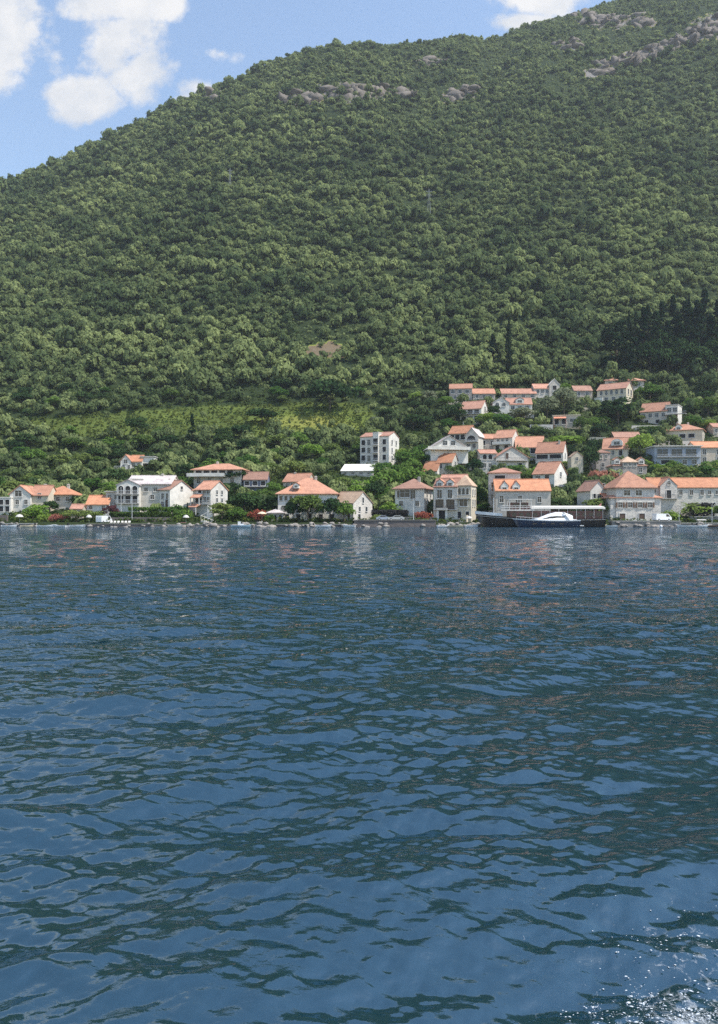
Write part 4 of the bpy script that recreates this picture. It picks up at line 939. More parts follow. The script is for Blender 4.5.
def car(px, py, Y, L_, label, paint, van=False, rz=0):
    x, y, z = W(px, py, Y); o = tag(empty('parked_van' if van else 'parked_car', (x, y, z), R(rz)), label, 'van' if van else 'car')
    l = L_/2; w = .88; hh = 2.0 if van else 1.42
    if van: pr = [(-l,.35),(l,.35),(l,1.0),(l-.25,1.2),(l-1.0,hh),(-l+.1,hh),(-l,1.6)]
    else: pr = [(-l,.35),(l,.35),(l,.75),(l-.25,.88),(l-1.2,.95),(l-1.9,hh),(-l+1.3,hh),(-l+.4,.98),(-l,.85)]
    MB().prism(pr, -w, w).build('body', M[paint], o)
    g = MB()
    if van: g.prism([(l-1.7,1.2),(l-.5,1.2),(l-1.08,hh-.15),(l-1.7,hh-.15)], -w-.012, w+.012)
    else: g.prism([(-l+.75,.98),(l-1.4,.98),(l-1.95,hh-.1),(-l+1.35,hh-.1)], -w-.012, w+.012)
    g.build('side_window', M['glass'], o)
    for sx in (-l+.85, l-.85):
        for sy in (-1, 1):
            t = MB().tube((sx, sy*(w-.18), .33), (sx, sy*(w+.03), .33), .33, n=14).build('wheel', M['tyre'], o)
            MB().tube((sx, sy*(w+.032), .33), (sx, sy*(w+.045), .33), .18, n=10).build('rim', M['metal'], t)
    for sy in (-1, 1): MB().box(l-.02, l+.02, sy*.6-.16, sy*.6+.16, .62, .74).build('headlight', M['boatwhite'], o)
car(104, 523.2, 210.5, 4.6, 'white van parked nose-on at the dark quay by the maroon tree', 'car_white', True, 72)
car(396, 520.6, 209.5, 4.4, 'silver car parked under the dark tall hedge', 'car_silver', False, 180)
car(384, 520.6, 210, 4.2, 'dark grey car parked left of the silver car', 'bluegrey', False, 0)
car(662, 521.2, 209, 4.7, 'white van parked beside the stone palace', 'car_white', True, 15)
def lounger_row():
    for i, px in enumerate((110.5, 114, 117.6, 121.5, 125, 128.6)):
        x, y, z = W(px, 524.4, 206.6)
        o = tag(empty('beach_lounger', (x, y, z), R(8)), 'white sun lounger in the row on the dark quay', 'sun lounger', 'white sun loungers on the dark quay')
        MB().box(-.3,.3,-.1,1.1,.3,.38).build('seat', M['canvas'], o)
        m = MB(); slab(m, [(-.3,1.1,.38),(.3,1.1,.38),(.3,1.65,.95),(-.3,1.65,.95)], .07); m.build('backrest', M['canvas'], o)
        for sx in (-.26,.26):
            for sy in (0,1.0): MB().box(sx-.03,sx+.03,sy-.03,sy+.03,0,.299).build('leg', M['rail'], o)
lounger_row()
def shore_stair():
    x, y, z = W(206.5, 525, 210); o = tag(empty('shore_stair', (x, y, z)), 'white stair with railings zigzagging up from the quay to the stacked-porch house', 'stair')
    for (a, b_, z0, z1, yy) in ((2.4,-1.6,0,1.6,0),(-1.6,1.2,1.6,3.0,1.6),(1.2,-.4,3.0,4.2,3.2)):
        m = MB(); n = 8
        for i in range(n):
            xa = a+(b_-a)*i/n; xb = a+(b_-a)*(i+1)/n
            m.box(min(xa,xb), max(xa,xb), yy, yy+1.1, -.5, z0+(z1-z0)*(i+1)/n)
        f = m.build('flight', M['white'], o)
        r = MB()
        for q in (0,):
            r.tube((a, yy+.04, z0+1.0), (b_, yy+.04, z1+1.0), .07, n=6)
            for i in range(5):
                t = i/4; r.tube((a+(b_-a)*t, yy+.04, z0+(z1-z0)*t+.1), (a+(b_-a)*t, yy+.04, z0+(z1-z0)*t+1.0), .04, n=5)
        r.build('railing', M['white'], f)
    MB().box(-3.2,3.4,-.6,-.02,-.3,.55).build('landing', M['concrete'], o)
shore_stair()

# ------------------------------------------------------------------ boats
def hull_secs(L_, beam, free, draft, sheer=.4, rake=.12, stern=.75, n=14):
    secs = []
    for i in range(n+1):
        t = i/n                                  # 0 stern, 1 bow
        bw = beam/2*(stern+(1-stern)*min(1, t/.35)) if t < .45 else beam/2*math.sqrt(max(0, 1-((t-.45)/.55)**2.2))
        bw = max(bw, .03)
        zt = free*(1+sheer*(max(0, t-.4)/.6)**2+.12*sheer*(max(0, .25-t)/.25))
        x = -L_/2+L_*t
        rk = rake*L_*max(0, (t-.75)/.25)
        secs.append([(x+rk*0+rk, -bw, zt), (x+rk*.55, -bw*.93, zt*.45), (x, -bw*.72, -draft*.35), (x-rk*.2, 0, -draft),
                     (x, bw*.72, -draft*.35), (x+rk*.55, bw*.93, zt*.45), (x+rk, bw, zt)])
    return secs
def hull_mesh(secs): return MB().loft(secs)
def deck_mesh(secs, drop=.12):
    m = MB(); vs = []; fs = []
    for s in secs: vs += [(s[0][0], s[0][1]*.93, s[0][2]-drop), (s[6][0], s[6][1]*.93, s[6][2]-drop)]
    for k in range(len(secs)-1): fs.append((2*k, 2*k+1, 2*k+3, 2*k+2))
    return m.add(vs, fs)
def band(secs, f0, f1, out=.02):
    """a strip along both sides of a hull between two heights (fractions of the freeboard)"""
    m = MB()
    for i0, i1, sg in ((0, 1, -1), (6, 5, 1)):
        vs = []
        for s in secs:
            a = Vector(s[i0]); b = Vector(s[i1])
            for f in (f0, f1):
                p = a+(b-a)*f; vs.append((p.x+.02, p.y+sg*out, p.z))
        fs = [(2*k, 2*k+1, 2*k+3, 2*k+2) for k in range(len(secs)-1)]
        m.add(vs, fs)
    return m
def rail_run(secs, h, k0, k1, every=1):
    m = MB()
    for j in (0, 6):
        pts = [Vector(s[j])*1 for s in secs[k0:k1+1]]
        for a, b in zip(pts, pts[1:]):
            m.tube(a+Vector((0,0,h)), b+Vector((0,0,h)), .03, n=5)
        for p in pts[::every]: m.tube(p, p+Vector((0,0,h)), .022, n=5)
    return m

def schooner():
    Y = 202.5; k = Y/F; x0, x1 = span(479, 607, Y); Lh = x1-x0
    o = tag(empty('schooner', ((x0+x1)/2, Y, 0), R(180)), 'long black wooden tour schooner with white canopy moored at the quay', 'boat')
    s = hull_secs(Lh*.93, 7.2, 2.1, 1.0, .62, .07, .78, 18)
    hull_mesh(s).build('hull', M['hullblack'], o, True)
    deck_mesh(s, .35).build('deck', M['varnish'], o)
    band(s, .20, .27, .03).build('rubbing_strake', M['canvas'], o)
    # white bulwark round the bow
    b = MB()
    for j in (0, 6):
        pts = [Vector(q[j]) for q in s[15:]]
        for a, c in zip(pts, pts[1:]):
            sg = -1 if j == 0 else 1
            b.add([a+Vector((0,0,.01)), c+Vector((0,0,.01)), c+Vector((0,sg*.02,.75)), a+Vector((0,sg*.02,.75)), a+Vector((0,-sg*.12,.01)), c+Vector((0,-sg*.12,.01)), c+Vector((0,-sg*.1,.75)), a+Vector((0,-sg*.1,.75))],
                  [(0,1,2,3),(7,6,5,4),(3,2,6,7),(0,4,5,1)])
    b.build('bow_bulwark', M['boatwhite'], o)
    MB().tube((Lh*.46, 0, 3.4), (Lh*.53, 0, 3.9), .16, .07).build('bowsprit', M['varnish'], o)
    # long deck house with windows (the stern lies to the right in view, the ship is turned half round)
    A, B = -Lh*.44, Lh*.27
    dh = MB().box(A, B, -2.5, 2.5, 1.75, 4.15).build('deckhouse', M['mahogany'], o)
    for i in range(13):
        xx = A+1.0+(B-A-2.0)*i/12
        for sg in (-1, 1):
            w = MB().box(xx-.55, xx+.55, sg*2.5-.03 if sg < 0 else 2.503, -2.503 if sg < 0 else 2.53, 2.75, 3.65).build('window', M['glass'], o)
    # canopy, thick pale awning over the whole deck
    m = MB(); pr = [(-3.1,4.55),(-3.0,5.0),(-1.5,5.3),(0,5.4),(1.5,5.3),(3.0,5.0),(3.1,4.55)]
    m.loft([[(A-.6, y, z) for y, z in pr], [(A+.2, y, z+.1) for y, z in pr], [(B-6, y, z+.1) for y, z in pr], [(B-5.2, y, z) for y, z in pr]])
    m.build('canopy', M['canvas'], o)
    for i in range(9):
        xx = A+(B-5.5-A)*i/8
        for sg in (-1, 1): MB().tube((xx, sg*2.9, 1.9), (xx, sg*2.95, 4.6), .05, n=6).build('canopy_post', M['rail'], o)
    # flybridge at the bow end of the canopy
    fA, fB = Lh*.09, Lh*.345
    MB().box(fA, fB, -3.0, 3.0, 4.16, 4.5).build('upper_deck', M['canvas'], o)
    r = MB()
    for zz in (4.95, 5.4): 
        for sg in (-1, 1): r.tube((fA, sg*2.95, zz), (fB, sg*2.95, zz), .06, n=6)
        r.tube((fB, -2.95, zz), (fB, 2.95, zz), .06, n=6)
    for i in range(10):
        xx = fA+(fB-fA)*i/9
        for sg in (-1, 1): r.tube((xx, sg*2.95, 4.5), (xx, sg*2.95, 5.4), .04, n=5)
    r.build('upper_railing', M['rail'], o)
    MB().box(fA+.4, fB-2.0, -2.6, 2.6, 6.95, 7.2).build('bridge_roof', M['canvas'], o)
    for xx in (fA+.6, (fA+fB)/2-.8, fB-2.3):
        for sg in (-1, 1): MB().box(xx-.11, xx+.11, sg*2.4-.09, sg*2.4+.09, 4.501, 6.949).build('bridge_post', M['canvas'], o)
    MB().box(fA+1.2, fB-2.8, -1.9, 1.9, 4.501, 6.3).build('wheelhouse', M['mahogany'], o)
    MB().box(fA+1.6, fB-3.2, -1.93, 1.93, 5.2, 6.0).build('wheelhouse_window', M['glass'], o)
    rail_run(s, .8, 0, 12, 1).build('deck_railing', M['darkrail'], o)
    # stern boom and mast
    MB().tube((-Lh*.455, -.4, 2.4), (-Lh*.515, -.9, 7.6), .2, .13).build('stern_davit', M['hullblack'], o)
    MB().tube((Lh*.385, 0, 3), (Lh*.385, 0, 7.6), .17, .1).build('foremast', M['rail'], o)
    f = MB().add([(-Lh*.457,.05,6.2),(-Lh*.457+1.9,-.1,4.6),(-Lh*.457+2.2,-.1,3.5),(-Lh*.457+.2,.05,5.0),(-Lh*.457,.09,6.2),(-Lh*.457+1.9,-.06,4.6),(-Lh*.457+2.2,-.06,3.5),(-Lh*.457+.2,.09,5.0)],
                 [(0,1,2,3),(7,6,5,4),(0,4,5,1),(1,5,6,2),(2,6,7,3),(3,7,4,0)]); f.build('ensign', M['canvas_pink'], o)
    for xx in (A+1.4, A+3.0):
        MB().tube((xx, -2.62, 3.2), (xx, -2.52, 3.2), .36, n=12).build('lifebuoy', M['boatwhite'], o)
schooner()

def motor_yacht():
    Y = 196.5; x0, x1 = span(517, 580, Y); Lh = x1-x0
    o = tag(empty('motor_yacht', ((x0+x1)/2, Y, 0), R(180)), 'sleek white and navy motor yacht moored alongside the black schooner', 'boat')
    s = hull_secs(Lh*.95, 4.6, 1.75, .8, .28, .1, .92, 18)
    hull_mesh(s).build('hull', M['hullnavy'], o, True)
    deck_mesh(s, .03).build('deck', M['boatwhite'], o)
    band(s, -.02, .2, .03).build('white_gunwale', M['boatwhite'], o)
    # coach roof: a long wedge with raked windscreen
    L2 = Lh/2
    prof = [(-L2*.62,-.2),(L2*.62,.28),(L2*.30,.75),(L2*.02,1.6),(-L2*.22,2.05),(-L2*.50,2.0),(-L2*.72,1.3)]
    secs = []
    for yy, sc in ((-1.75,.0),(-1.55,.62),(-1.1,.95),(0,1.04),(1.1,.95),(1.55,.62),(1.75,.0)):
        secs.append([(x, yy, 1.7+max(0, z)*sc) for x, z in prof])
    MB().loft(secs).build('coachroof', M['boatwhite'], o, True)
    for sg in (-1, 1):
        pr = [(L2*.25,.42),(L2*.0,1.15),(-L2*.2,1.32),(-L2*.48,1.2),(-L2*.4,.5)]
        vs = [(x, sg*1.64, 1.78+z*.8) for x, z in pr] + [(x, sg*1.50, 1.78+z*.8) for x, z in pr]
        n = len(pr); MB().add(vs, [tuple(range(n)), tuple(reversed(range(n, 2*n)))]+[(i,(i+1) % n,n+(i+1) % n,n+i) for i in range(n)]).build('cabin_window', M['glass'], o)
    for sg in (-1, 1):                      # radar arch at the stern
        MB().tube((-L2*.62, sg*1.8, 1.7), (-L2*.44, sg*1.6, 3.65), .2, .14).build('arch_leg', M['boatwhite'], o)
    MB().tube((-L2*.44, -1.65, 3.65), (-L2*.44, 1.65, 3.65), .15).build('arch_top', M['boatwhite'], o)
    MB().box(-L2*1.06, -L2*.93, -1.9, 1.9, .35, .55).build('bathing_platform', M['boatwhite'], o)
    MB().tube((-L2*.96,-1.8,.5),(-L2*.96,-1.8,1.9),.09).build('stern_rail_post', M['boatwhite'], o)
    MB().tube((-L2*.96,-1.8,1.9),(-L2*.8,-1.8,1.95),.09).build('stern_rail', M['boatwhite'], o)
    rail_run(s, .55, 10, 17, 1).build('pulpit_rail', M['rail'], o)
    for i in range(4):
        xx = L2*(.5-.28*i)
        for sg in (-1,1): MB().box(xx-.5, xx+.5, sg*2.21-.12, sg*2.21+.12, .85, 1.1).build('porthole', M['glass'], o)
motor_yacht()

def small_boat(px, Y, L_, label, hullm='boatwhite', rz=0, cabin=None, outboard=True, deckm='boatwhite', cat='boat', name='motor_boat', group=None):
    x = (px-CX)/F*Y; o = tag(empty(name, (x, Y, 0), R(rz)), label, cat, group)
    s = hull_secs(L_*.86, L_*.34, .46, .22, .55, .09, .8, 10)
    hull_mesh(s).build('hull', M[hullm], o, True)
    deck_mesh(s, .18).build('deck', M[deckm], o)
    if cabin == 'cuddy':
        m = MB(); l = L_*.12
        m.prism([(-l, .5), (l*1.6, .5), (l*.9, 1.05), (l*.2, 1.45), (-l, 1.45)], -L_*.12, L_*.12); c = m.build('cabin', M['boatwhite'], o)
        MB().prism([(l*1.15, .92), (l*.86, 1.06), (l*.3, 1.4), (l*.1,1.4), (l*.1,.92)], -L_*.12-.012, L_*.12+.012).build('windscreen', M['glass'], c)
    elif cabin == 'canopy':
        for sx in (-.9, .9):
            for sy in (-.6, .6): MB().tube((sx, sy, .5), (sx, sy, 1.8), .03, n=5).build('canopy_post', M['rail'], o)
        m = MB(); m.loft([[(-1.2, -.8, 1.78), (-1.2, 0, 1.98), (-1.2, .8, 1.78)], [(1.2, -.8, 1.78), (1.2, 0, 1.98), (1.2, .8, 1.78)]], False)
        m.loft([[(-1.2, .8, 1.75), (-1.2, 0, 1.95), (-1.2, -.8, 1.75)], [(1.2, .8, 1.75), (1.2, 0, 1.95), (1.2, -.8, 1.75)]], False); m.build('canopy', M['canvas'], o)
    else:
        for xx in (-L_*.15, L_*.12): MB().box(xx-.14, xx+.14, -L_*.14, L_*.14, .42, .5).build('bench', M['varnish'], o)
    if outboard:
        MB().box(-L_/2-.35, -L_/2-.02, -.17, .17, .5, 1.05).build('outboard_motor', M['tyre'], o)
    return o
small_boat(240.5, 202.5, 5.6, 'pale blue cabin boat moored by the red flowering tree', 'boatblue', 8, 'cuddy')
small_boat(45, 202.8, 4.6, 'longer white open boat at the narrow stone landing strip', 'boatwhite', 4)
small_boat(60, 202.9, 4.0, 'white open boat between the longer white boat and the small skiff', 'boatwhite', 172)
small_boat(77, 203, 4.2, 'white skiff at the right end of the narrow landing strip', 'boatwhite', -4)
small_boat(27, 202.6, 3.6, 'cream rowing boat tied up below the round white parasol', 'canvas_cream', 14, None, False)
small_boat(323, 203, 4.6, 'white open boat under the big trees of the pyramid-roofed villa', 'boatwhite', 6)
small_boat(349.5, 203.2, 3.4, 'small white dinghy at the corner of the tall brown quay', 'boatwhite', 170, None, False)
small_boat(443, 203, 3.6, 'white dinghy at the left of the rocky landing', 'boatwhite', 20, None, False)
small_boat(455.5, 202.6, 4.4, 'cream open boat in the middle of the rocky landing', 'canvas_cream', -8)
small_boat(471, 202.8, 3.8, 'red-striped little boat beside the schooner bow', 'boatwhite', 10, None, False, 'canvas_pink')
small_boat(599, 201.5, 4.2, 'cream boat with a small cabin at the stern of the schooner', 'canvas_cream', 6, 'cuddy')
small_boat(609.5, 201.8, 4.4, 'low white boat right behind the schooner beside the stone palace', 'boatwhite', 176)
small_boat(686, 202, 5.0, 'white open motor boat at the start of the right-hand pale quay', 'boatwhite', 178)
small_boat(701, 202.4, 4.4, 'white boat with a little canopy near the right edge', 'boatwhite', 6, 'canopy')
small_boat(714, 202.6, 4.0, 'dark wooden rowing boat at the right edge of the quay', 'wood', 4, None, False)
small_boat(175, 203.2, 4.0, 'pale rowing boat in the water under the white parasol and pink table', 'canvas', -5, None, False)
small_boat(9, 203, 4.2, 'white boat at the far left edge of the shore', 'boatwhite', 5)
def buoy(px, Y, label, mn='boatwhite'):
    x = (px-CX)/F*Y; o = tag(empty('mooring_buoy', (x, Y, 0)), label, 'buoy')
    m = MB(); n = 10; rings = [(.03,-.2),(.32,-.1),(.42,.15),(.34,.45),(.12,.62)]
    m.add([(r*math.cos(2*math.pi*i/n), r*math.sin(2*math.pi*i/n), z) for r, z in rings for i in range(n)], [(j*n+i, j*n+(i+1) % n, (j+1)*n+(i+1) % n, (j+1)*n+i) for j in range(4) for i in range(n)]+[tuple(range(4*n,5*n))])
    m.build('float', M[mn], o, True); MB().tube((0,0,.621),(0,0,.85),.05,n=6).build('ring_post', M['metal'], o)
buoy(661, 198, 'white mooring buoy off the stone palace quay')
# lattice pylons on the wooded slope
def pylon(px, py, hpx, label):
    Y = ray_ground(px, py); x, y, z = W(px, py, Y); h = hpx*Y/F; z = gz(x, Y)-.5
    o = tag(empty('lattice_pylon', (x, y, z)), label, 'pylon')
    w = h*.055; m = MB(); c = [(-1,-1),(1,-1),(1,1),(-1,1)]
    for a, b_ in c: m.tube((a*w, b_*w, 0), (a*w*.22, b_*w*.22, h), .11, .07, 4)
    n = 9
    for i in range(n):
        t0, t1 = i/n, (i+1)/n; s0, s1 = w*(1-.78*t0), w*(1-.78*t1)
        for j in range(4):
            a = c[j]; b2 = c[(j+1) % 4]; m.tube((a[0]*s0, a[1]*s0, h*t0), (b2[0]*s1, b2[1]*s1, h*t1), .045, n=3)
    m.build('lattice_mast', M['pylon'], o)
    for f in (.78, .9): MB().box(-h*.1, h*.1, -.12, .12, h*f, h*f+.3).build('crossarm', M['pylon'], o)
pylon(429, 218, 30, 'faint grey lattice pylon in the woods above the middle of the village')
pylon(230, 190, 22, 'faint lattice pylon high on the wooded slope at the left')
# ------------------------------------------------------------------ trees
def crown_mesh(name, leaf, g, w, h, kind='round', nleaf=1300, lsz=.55):
    """crown of unit-real size: w wide, h high, base at z=0 (bottom of foliage)"""
    if kind == 'round':
        n = 26; a = g.normal(size=(n, 3)); a /= np.linalg.norm(a, axis=1)[:, None]; a[:, 2] = np.abs(a[:, 2])*1.1-.25
        rr = (.45+.32*g.random((n, 1)))
        c = a*rr*np.array([w*.62, w*.62, h*.62]) + np.array([0, 0, h*.42]); r = (w*.13+w*.12*g.random((n, 1)))
    elif kind == 'cone':
        n = 34; t = g.random(n)**.8; th = g.random(n)*6.283; rad = (1-t)*w*.40*(.55+.5*g.random(n))
        c = np.stack([rad*np.cos(th), rad*np.sin(th), t*h*.93+h*.03], -1); r = (w*.07+w*.13*(1-t)*g.random(n)+.12)[:, None]
    elif kind == 'spire':
        n = 40; t = np.linspace(.02, .97, n); th = g.random(n)*6.283; prof = np.sin(np.clip(t*1.02+.10, 0, 1)*math.pi)**.6
        rad = prof*w*.2*g.random(n); c = np.stack([rad*np.cos(th), rad*np.sin(th), t*h], -1); r = (w*.30*prof+.15)[:, None]
    elif kind == 'cedar':
        n = 60; t = g.random(n); th = g.random(n)*6.283; prof = np.where(t < .45, .72+.28*t/.45, np.sqrt(np.clip(1-((t-.45)/.58)**2, 0, 1)))
        rad = prof*w*.44*np.sqrt(g.random(n)); c = np.stack([rad*np.cos(th), rad*np.sin(th), np.round(t*8)/8*h*.92], -1); r = (w*.08+w*.06*g.random((n, 1)))
    elif kind == 'bush':
        n = 16; th = g.random(n)*6.283; rad = w*.36*np.sqrt(g.random(n)); c = np.stack([rad*np.cos(th), rad*np.sin(th), h*(.15+.5*g.random(n))], -1); r = np.minimum(w, h*1.4)*.2*(.8+.6*g.random((n, 1)))
    Q = leaf_cloud(g, c, r*np.array([1, 1, .8]), max(8, nleaf//n), lsz)
    Q[:, 2] = np.maximum(Q[:, 2], .02)
    return np_mesh(name, Q, np.arange(len(Q)).reshape(-1, 4), LEAF[leaf])
def trunk_mesh(name, h, r, spread):
    m = MB(); m.tube((0,0,-1.0), (.1*r, 0, h*.5), r, r*.75, 8); m.tube((.1*r,0,h*.5), (0,.1,h), r*.75, r*.4, 8)
    for i in range(5):
        t = i*1.3; z0 = h*(.45+.1*i); m.tube((0,0,z0), (math.cos(t)*spread, math.sin(t)*spread, z0+h*.35), r*.38, r*.14, 6)
    o = m.build(name, M['bark'], None, True); me = o.data; bpy.data.objects.remove(o); return me
PROTO = {}
def proto(kind):
    """unit tree of each kind: crown mesh for a crown 1 m wide and high is scaled per tree, so build at 8 x 6 m"""
    if kind in PROTO: return PROTO[kind]
    g = np.random.default_rng(abs(hash(kind)) % 1000 if False else sum(map(ord, kind)))
    L_ = []
    spec = {'cypress':('conifer','spire',3.0,16,1500,.42),'fir':('conifer','cone',7,14,1500,.5),'cedar':('conifer','cedar',15,20,3200,.75),
            'redbush':('red','bush',5,4,900,.3),'pinkbush':('pink','bush',6,4,900,.32),'pinktree':('pink','round',8,6,1200,.42),'maroon':('maroon','round',5,5,900,.4)}
    nv = 1 if kind in spec else 4
    for i in range(nv):
        if kind in spec:
            lf, sh, w, h, n, sz = spec[kind]
        elif kind.endswith('bush'):
            lf, sh, w, h, n, sz = kind[:-4], 'bush', 5, 3.5, 700, .38
        else:
            lf, sh, w, h, n, sz = kind, 'round', 8, 6.5, 1500, .52
        L_.append((crown_mesh('crown', lf, g, w, h, sh, n, sz), trunk_mesh('trunk', h*.55 if sh != 'bush' else h*.3, max(.12, w*.028), w*.22), w, h, sh))
    PROTO[kind] = L_; return L_
ADJ = {'olive':'olive-green','green':'leafy green','dark':'dark green','light':'light green','grey':'pale grey-green','cypress':'slender dark','fir':'dark pointed','cedar':'huge dark',
       'redbush':'red flowering','pinkbush':'pink flowering','pinktree':'pinkish blossoming','maroon':'maroon-leaved'}
TREES = []
def tree(px, py, wpx, hpx, kind, label=None, Y=None, group=None, name=None):
    Y = Y or ray_ground(px, py); k = Y/F; x = (px-CX)/F*Y; z = gz(x, Y)
    P = proto(kind); cm, tm, w, h, sh = P[rnd.randrange(len(P))]
    bush = sh == 'bush'
    nm = name or ('shrub' if bush else {'cypress':'cypress_tree','fir':'conifer_tree','cedar':'cedar_tree'}.get(kind, 'broadleaf_tree'))
    o = empty(nm, (x, Y, z))
    tag(o, label, 'shrub' if bush else 'tree', group)
    Wm, Hm = wpx*k, hpx*k
    lift = 0 if bush or sh in ('spire', 'cone') else Hm*.12
    c = bpy.data.objects.new('crown', cm); link(c, o); c.scale = (Wm/w, Wm/w, (Hm-lift)/h); c.location = (0, 0, lift); c.rotation_euler = (0, 0, rnd.random()*6.28)
    t = bpy.data.objects.new('trunk', tm); link(t, o); t.scale = (min(1.5, Wm/w), min(1.5, Wm/w), Hm/(h*1.15))
    TREES.append((px, py, wpx, hpx, Y, x, kind, o))
    return o
# shore, from left to right (column, foot, width, height, kind, label, distance)
for a in [
 (20,521,16,10,'olivebush','low olive shrub beside the far left parasol',215),(33,516,30,17,'lightbush','big bright green shrub in front of the gabled white villa',218),(45,521,18,9,'lightbush','yellowish shrub on the bank before the orange hipped house',213),
 (58,521.5,20,10,'pinkbush','pink flowering shrub over the narrow landing strip',211),(50,511,16,14,'dark','dark tree between gabled white villa and orange hipped house',226),(66,518,16,10,'greenbush','green shrub under the orange hipped house',216),
 (76,522,24,13,'olive','olive tree below the little pink shed',212.5),(93,521,22,12,'olive','olive tree in front of the low orange bungalow',213),(110,517.5,17,17,'maroon','maroon-leaved tree left of the arched loggia block',217),
 (76,509,14,14,'dark','dark tree behind the little pink shed',230),(150,511,16,9,'darkbush','dark shrub under the arched loggia block',219),(163,514,16,8,'greenbush','green shrub at the foot of the blank white gable',217),
 (183,520,20,14,'greenbush','large green shrub above the white parasol and pink table',214),(177,513,12,9,'darkbush','dark shrub at the corner of the blank white gable',218),(187.5,510,5,16,'fir','small dark conifer between blank gable and stacked porches',219.5),
 (222,521,26,20,'olive','broad olive tree below the stacked-porch house',214),(244,512,40,28,'dark','big round dark tree right of the stacked-porch house',219),(236,521,20,15,'green','green tree on the quay left of the pale blue boat',212.5),
 (235,487,26,19,'dark','dark tree hiding the right side of the long-balcony villa',246),(256,522,20,16,'redbush','red flowering tree over a beige parasol',212),(272,514,18,24,'dark','dark tree at the left wall of the pyramid-roofed villa',220),
 (274,497,18,16,'green','leafy tree between dark blue house and pyramid-roofed villa',236),(268,521,14,9,'greenbush','green shrub right of the beige parasol',211.5),
 (308,524.5,36,31,'olive','large dense olive tree before the pyramid-roofed villa',211),(293,524,18,22,'dark','dark tree in front of the villa arches, left of the big olive',210.6),(330,524.5,26,25,'dark','dark tree between the big olive and the stone boathouse',210.6),
 (344,523.5,20,22,'green','green tree standing at the boathouse left wall',209.8),(377,521,12,9,'olivebush','shrub at the right gable of the stone boathouse',211),
 (374,503,26,22,'dark','dark tree behind the boathouse gable',232),(392,505,26,17,'lightbush','light green shrub beside the wide-window hipped house',221),(386,495,34,28,'green','big leafy tree between boathouse and wide-window hipped house',240),
 (412,490,34,24,'green','leafy tree behind the wide-window hipped house',248),(361,496,26,18,'lightbush','light green thicket under the low white-roofed building',246),(341,493,26,17,'olive','olive tree left of the white-roofed building',248),
 (388,476,28,14,'green','leafy tree right of the white-roofed building',258),(412,470,34,22,'green','broad leafy tree between white block and stepped orange roofs',272),(404,511,12,8,'darkbush','dark shrub under the wide window of the hipped house',217),
 (424,513,20,13,'redbush','dusky red flowering shrub beside the pale lamp post',214),(479,498,16,32,'green','tall leafy tree squeezed between ornate house and tall stone house',226),(455,476,20,12,'olive','olive tree right of the stepped orange roofs',260),
 (474,476,18,18,'dark','dark tree left of the long-balcony stone gable',252),(515,476,24,12,'green','leafy tree under the long-balcony stone gable',250),
 (557,506,26,20,'dark','dark tree under the bright gable house',222),(570,508,18,14,'dark','dark tree between two-dormer house and awning house',220),(574,489,12,22,'dark','dark tree below the yellow house end',238),
 (590,474,18,30,'dark','tall dark tree left of the narrow stone house',264),(603,489,28,21,'pinktree','pinkish blossoming tree above the awning house',238),(564,450,40,15,'light','light green spreading tree behind the twin-loggia house',292),
 (592,455,14,16,'dark','dark tree on the slope left of the arched-roof-window house',285),(640,458,26,26,'light','pale green tree between arched-roof-window house and modern house',276),
 (665,482,24,17,'olive','olive tree at the left foot of the blue-grey modern house',244),(684,483,30,20,'olive','broad olive tree in front of the blue-grey modern house',242),(706,479,22,14,'green','leafy tree below the vivid orange roof',246),
 (672,516,24,12,'lightbush','light green shrub before the curved gable',216),(661,520,14,9,'olivebush','shrub at the corner of the stone palace',213.5),(704,508,34,14,'light','light green tree over the large dark hedge',219),
 (722,518,16,20,'green','green tree at the right end of the quay',214),(617,515,6,6,'darkbush','small dark shrub at the left foot of the palace',211.5),
 (547,419,22,25,'grey','pale grey-green tree above the flat cream bungalow',338),(564,415,26,30,'grey','taller pale grey-green tree right of the curved gable',342),(618,424,36,27,'dark','big dark tree below the five-arch house',330),
 (600,440,20,18,'dark','dark tree beside the lane left of the arched-roof-window house',312),(582,434,18,20,'olive','olive tree by the lane right of the flat cream bungalow',320),(520,421,26,14,'grey','pale grey-green tree under the double-gabled house',338),
 (500,428,26,15,'green','leafy tree between two-balcony house and three-window stone house',324),(455,424,20,22,'dark','dark tree left of the two-balcony house',338),(494,418,14,13,'dark','dark tree right of the two-balcony house',342),
 (540,440,26,13,'dark','dark tree behind the two-opening house',306),(650,400,24,17,'green','leafy tree behind the grey-white house',358),(694,432,20,18,'green','leafy tree right of the glazed-wing house',312),(708,418,26,22,'olive','olive tree at the right edge above the cream hipped house',328),
 (654,440,18,12,'dark','dark tree left of the cream hipped house',300),(486,424,20,12,'light','light green tree below the two-balcony house',326),
 (509,372,9.5,55,'cypress','tall slender cypress standing alone above the top row',384),(493,368,20,34,'fir','dark conifer left of the tall lone cypress',380),(617,376,40,54,'cedar','huge dark cedar above the shallow-roof house',376),
 (192,447,14,33,'fir','lone dark conifer at the lower edge of the green terraces',318),(262,424,30,17,'dark','round dark tree at the left end of the dry yellow terraces',342),(330,412,44,36,'dark','large rounded tree above the dry yellow terraces',366),
 (137,437,22,22,'dark','dark tree on the green terraces above the lone gabled house',325),
]:
    tree(a[0], a[1], a[2], a[3], a[4], a[5], a[6] if a[6] < 227 else None)
